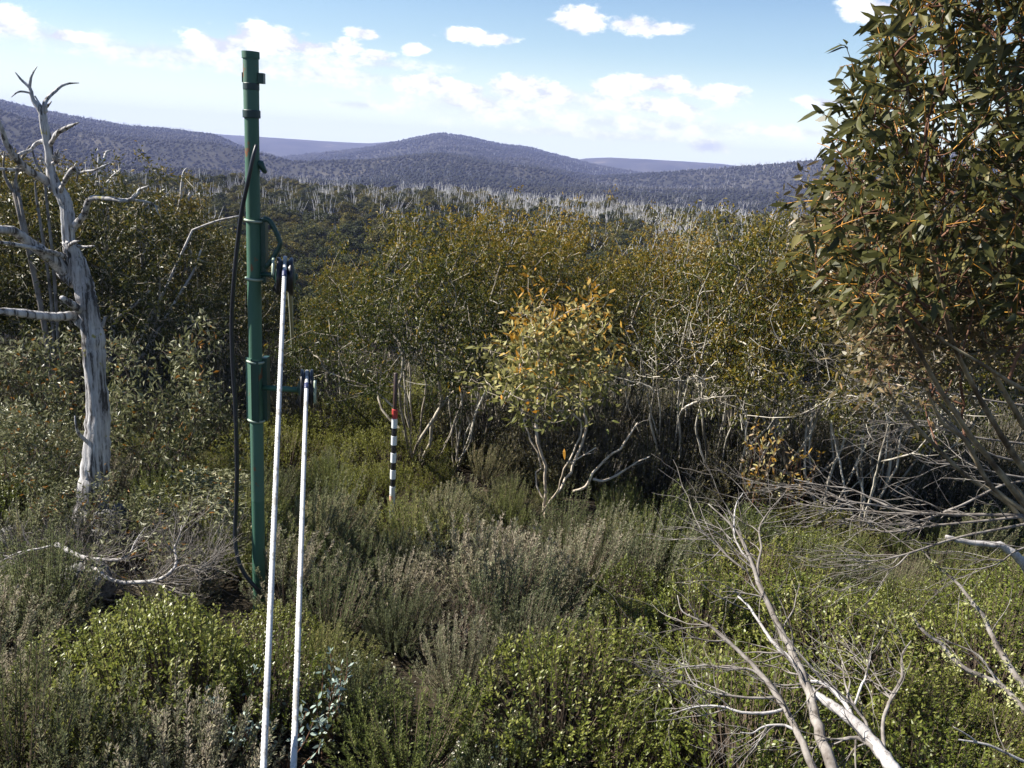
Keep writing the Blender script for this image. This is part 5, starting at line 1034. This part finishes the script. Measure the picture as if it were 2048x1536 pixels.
def zone(px, py, rs):
    j = rs.normal(0, 25, 2); px += j[0]; py += j[1]
    if px > 1080 and py > 1150 + max(0, (1150 - px)) * 1.2: return 'l'
    if 1420 < px < 1640 and 1030 < py < 1100: return 'l'
    if 210 < px < 540 and 1150 < py < 1400 and py > 1150 + (400 - px) * .1: return 'l' if px < 470 or py < 1330 else 'f'
    if 640 < px < 1040 and py > 1330: return 'f' if rs.rand() < .8 else 'h'
    if 540 < px < 870 and 770 < py < 930: return 'y'
    if 1570 < px < 1760 and 850 < py < 990: return 'y'
    if 930 < px < 1060 and 830 < py < 900: return 'y'
    q = rs.rand()
    return 'l' if q < .03 else 'y' if q < .08 else 'h'
rs = RS(77); cand = []; acc = np.zeros((0, 2)); cnt = {}
OBST = [(PX, PY, .28), (sb[0], SY, .25)]
pos = []
for _ in range(9000):
    y = math.sqrt(rs.uniform(3.2 ** 2, 17.5 ** 2)); x = rs.uniform(-.72, .72) * y
    sp_ = .52 + y * .013
    if len(acc) and np.min(np.hypot(acc[:, 0] - x, acc[:, 1] - y)) < sp_: continue
    if any(math.hypot(x - a, y - b) < c_ for a, b, c_ in OBST): continue
    z_ = g1(x, y); q = proj(np.array([[x, y, z_ + .5]])); a, b = float(q[0][0]), float(q[1][0])
    if a < -130 or a > 2180 or b > 1720: continue
    if a < 430 and 1000 < b < 1215 and rs.rand() < .93: continue
    if abs(x - PX + .02 * (PY - y)) < .36 and PY - 1.0 < y < PY: continue
    if abs(x - sb[0]) < .34 and SY - 1.5 < y < SY: continue
    if abs(a - 1125) < 45 and 965 < b < 1040: continue
    if 100 < a < 290 and 1080 < b < 1240: continue
    if 400 < a < 690 and b > 1375: continue
    if 90 < a < 280 and 1160 < b < 1265: continue
    acc = np.vstack([acc, [x, y]]); pos.append((y, x, z_, a, b))
pos.sort(); over_ = []
for (y, x, z_, a, b) in pos:
    k = zone(a, b, rs); nm, ms, lb, gp = KIN[k]; cnt[k] = cnt.get(k, 0) + 1
    s = rs.uniform(.75, 1.5) * {'h': 1.0, 'f': .9, 'l': 1.0, 'y': 1.15}[k]; i = rs.randint(len(ms))
    if k == 'h':                                                          # heath kinds grow in patches
        v = vnoise(np.array([x]), np.array([y]), .55, 91)[0] + rs.normal(0, .12); f = (2 if rs.rand() < .35 else 1) if (a < 420 and b > 1180) else 2 if v < .25 else 3 if v < .45 else 0 if v < .68 else 1; i = f + 4 * rs.randint(3)
    s *= float(np.interp(y, [7, 12], [1.0, .62]))
    if k == 'y' and 520 < a < 880: s *= 1.5
    if cnt[k] > 295: over_.append((x, y, z_ - .03, rs.rand() * 6.28, s, i, k)); continue
    o = bpy.data.objects.new(nm, ms[i]); COL.objects.link(o); o.location = (x, y, z_ - .03); o.rotation_mode = 'ZYX'; o.rotation_euler = (rs.normal(0, .08), rs.normal(.16 if k == 'h' else 0, .08), rs.rand() * 6.28); o.rotation_mode = 'XYZ'; o.rotation_euler = (Matrix.Rotation(rs.normal(.2 if k == 'h' else 0, .1), 3, 'Y') @ Matrix.Rotation(rs.rand() * 6.28, 3, 'Z')).to_euler(); o.scale = (s * rs.uniform(.9, 1.25), s * rs.uniform(.9, 1.25), s * rs.uniform(.85, 1.2))
    if k == 'h': lb = ('grey green heath shrub with upright feathery shoots in the clearing', 'silvery grey heath shrub with pale feathery shoots', 'brownish heath shrub with long feathery shoots', 'olive green heath shrub with feathery shoots')[f]
    if k == 'l': lb = 'glossy green small leaved shrub below the green lift pole, left of the ropes' if a < 700 else 'bright green shrub with small oval leaves around the bare dead shrub' if b > 1120 else 'bright green bush behind the top of the bare dead shrub'
    tag(o, lb, 'shrub', gp)
print('shrubs', cnt, len(over_))
# farther undergrowth, and whatever is past counting
up_, ur, us_, ui = [], [], [], []
M['scrub'] = leaf_mat('dark_scrub_leaves', [(0, (0.022, 0.026, 0.011)), (0.5, (0.05, 0.05, 0.02)), (0.85, (0.10, 0.08, 0.03)), (1, (0.20, 0.18, 0.10))], 0.25, 0.5, 0.25, 0.4)
scrub = [shoot_bush(480 + i, .8, .6, 150, 26, .036, .013, .4, .8, M['scrub'], M['greywood'], t0=.45, rag=.35) for i in range(4)]
allm = scrub + yell + [scrub[0], heath[8]]
for _ in range(1700):
    y = 12.9 + 33 * rs.rand() ** 1.5; x = rs.uniform(-.75, .75) * y
    if y < 14.6 and x < .6: continue
    up_.append((x, y, g1(x, y) - .05)); ur.append(rs.rand() * 6.28); us_.append(rs.uniform(1.1, 1.9)); ui.append(rs.randint(4, 7) if (-3.6 < x < -1.2 and y < 24 and rs.rand() < .75) else rs.randint(0, 4))
for (x, y, z_, r_, s, i, k) in over_: up_.append((x, y, z_)); ur.append(r_); us_.append(s); ui.append(8)
for _ in range(170):                                                    # the clearing goes on beyond the right and left of the view
    y = rs.uniform(2.5, 14); x = rs.choice((-1, 1)) * y * rs.uniform(.74, 1.5); up_.append((x, y, g1(x, y) - .03)); ur.append(rs.rand() * 6.28); us_.append(rs.uniform(.8, 1.3)); ui.append(rs.choice((4, 5, 8, 8)))
scatter('undergrowth', up_, ur, us_, ui, allm)
# dry litter and sedge on the soil between the shrubs
n = 16000; y = np.sqrt(rs.uniform(3 ** 2, 16 ** 2, n)); x = rs.uniform(-.7, .7, n) * y; z_ = gz(x, y)
g = Geo(); d = rs.normal(0, 1, (n, 3)); d[:, 2] = np.abs(d[:, 2]) * .9; g.leaves(np.stack([x, y, z_], -1), d, rs.normal(0, 1, (n, 3)), rs.uniform(.06, .22, n), rs.uniform(.004, .012, n), rs.rand(n))
M['litter'] = leaf_mat('dry_litter', [(0, (.05, .04, .025)), (.5, (.12, .10, .06)), (1, (.24, .20, .13))], .1, .8, .1, 0)
o = g.build('leaf_litter', M['litter'], smooth=False); o['kind'] = 'stuff'
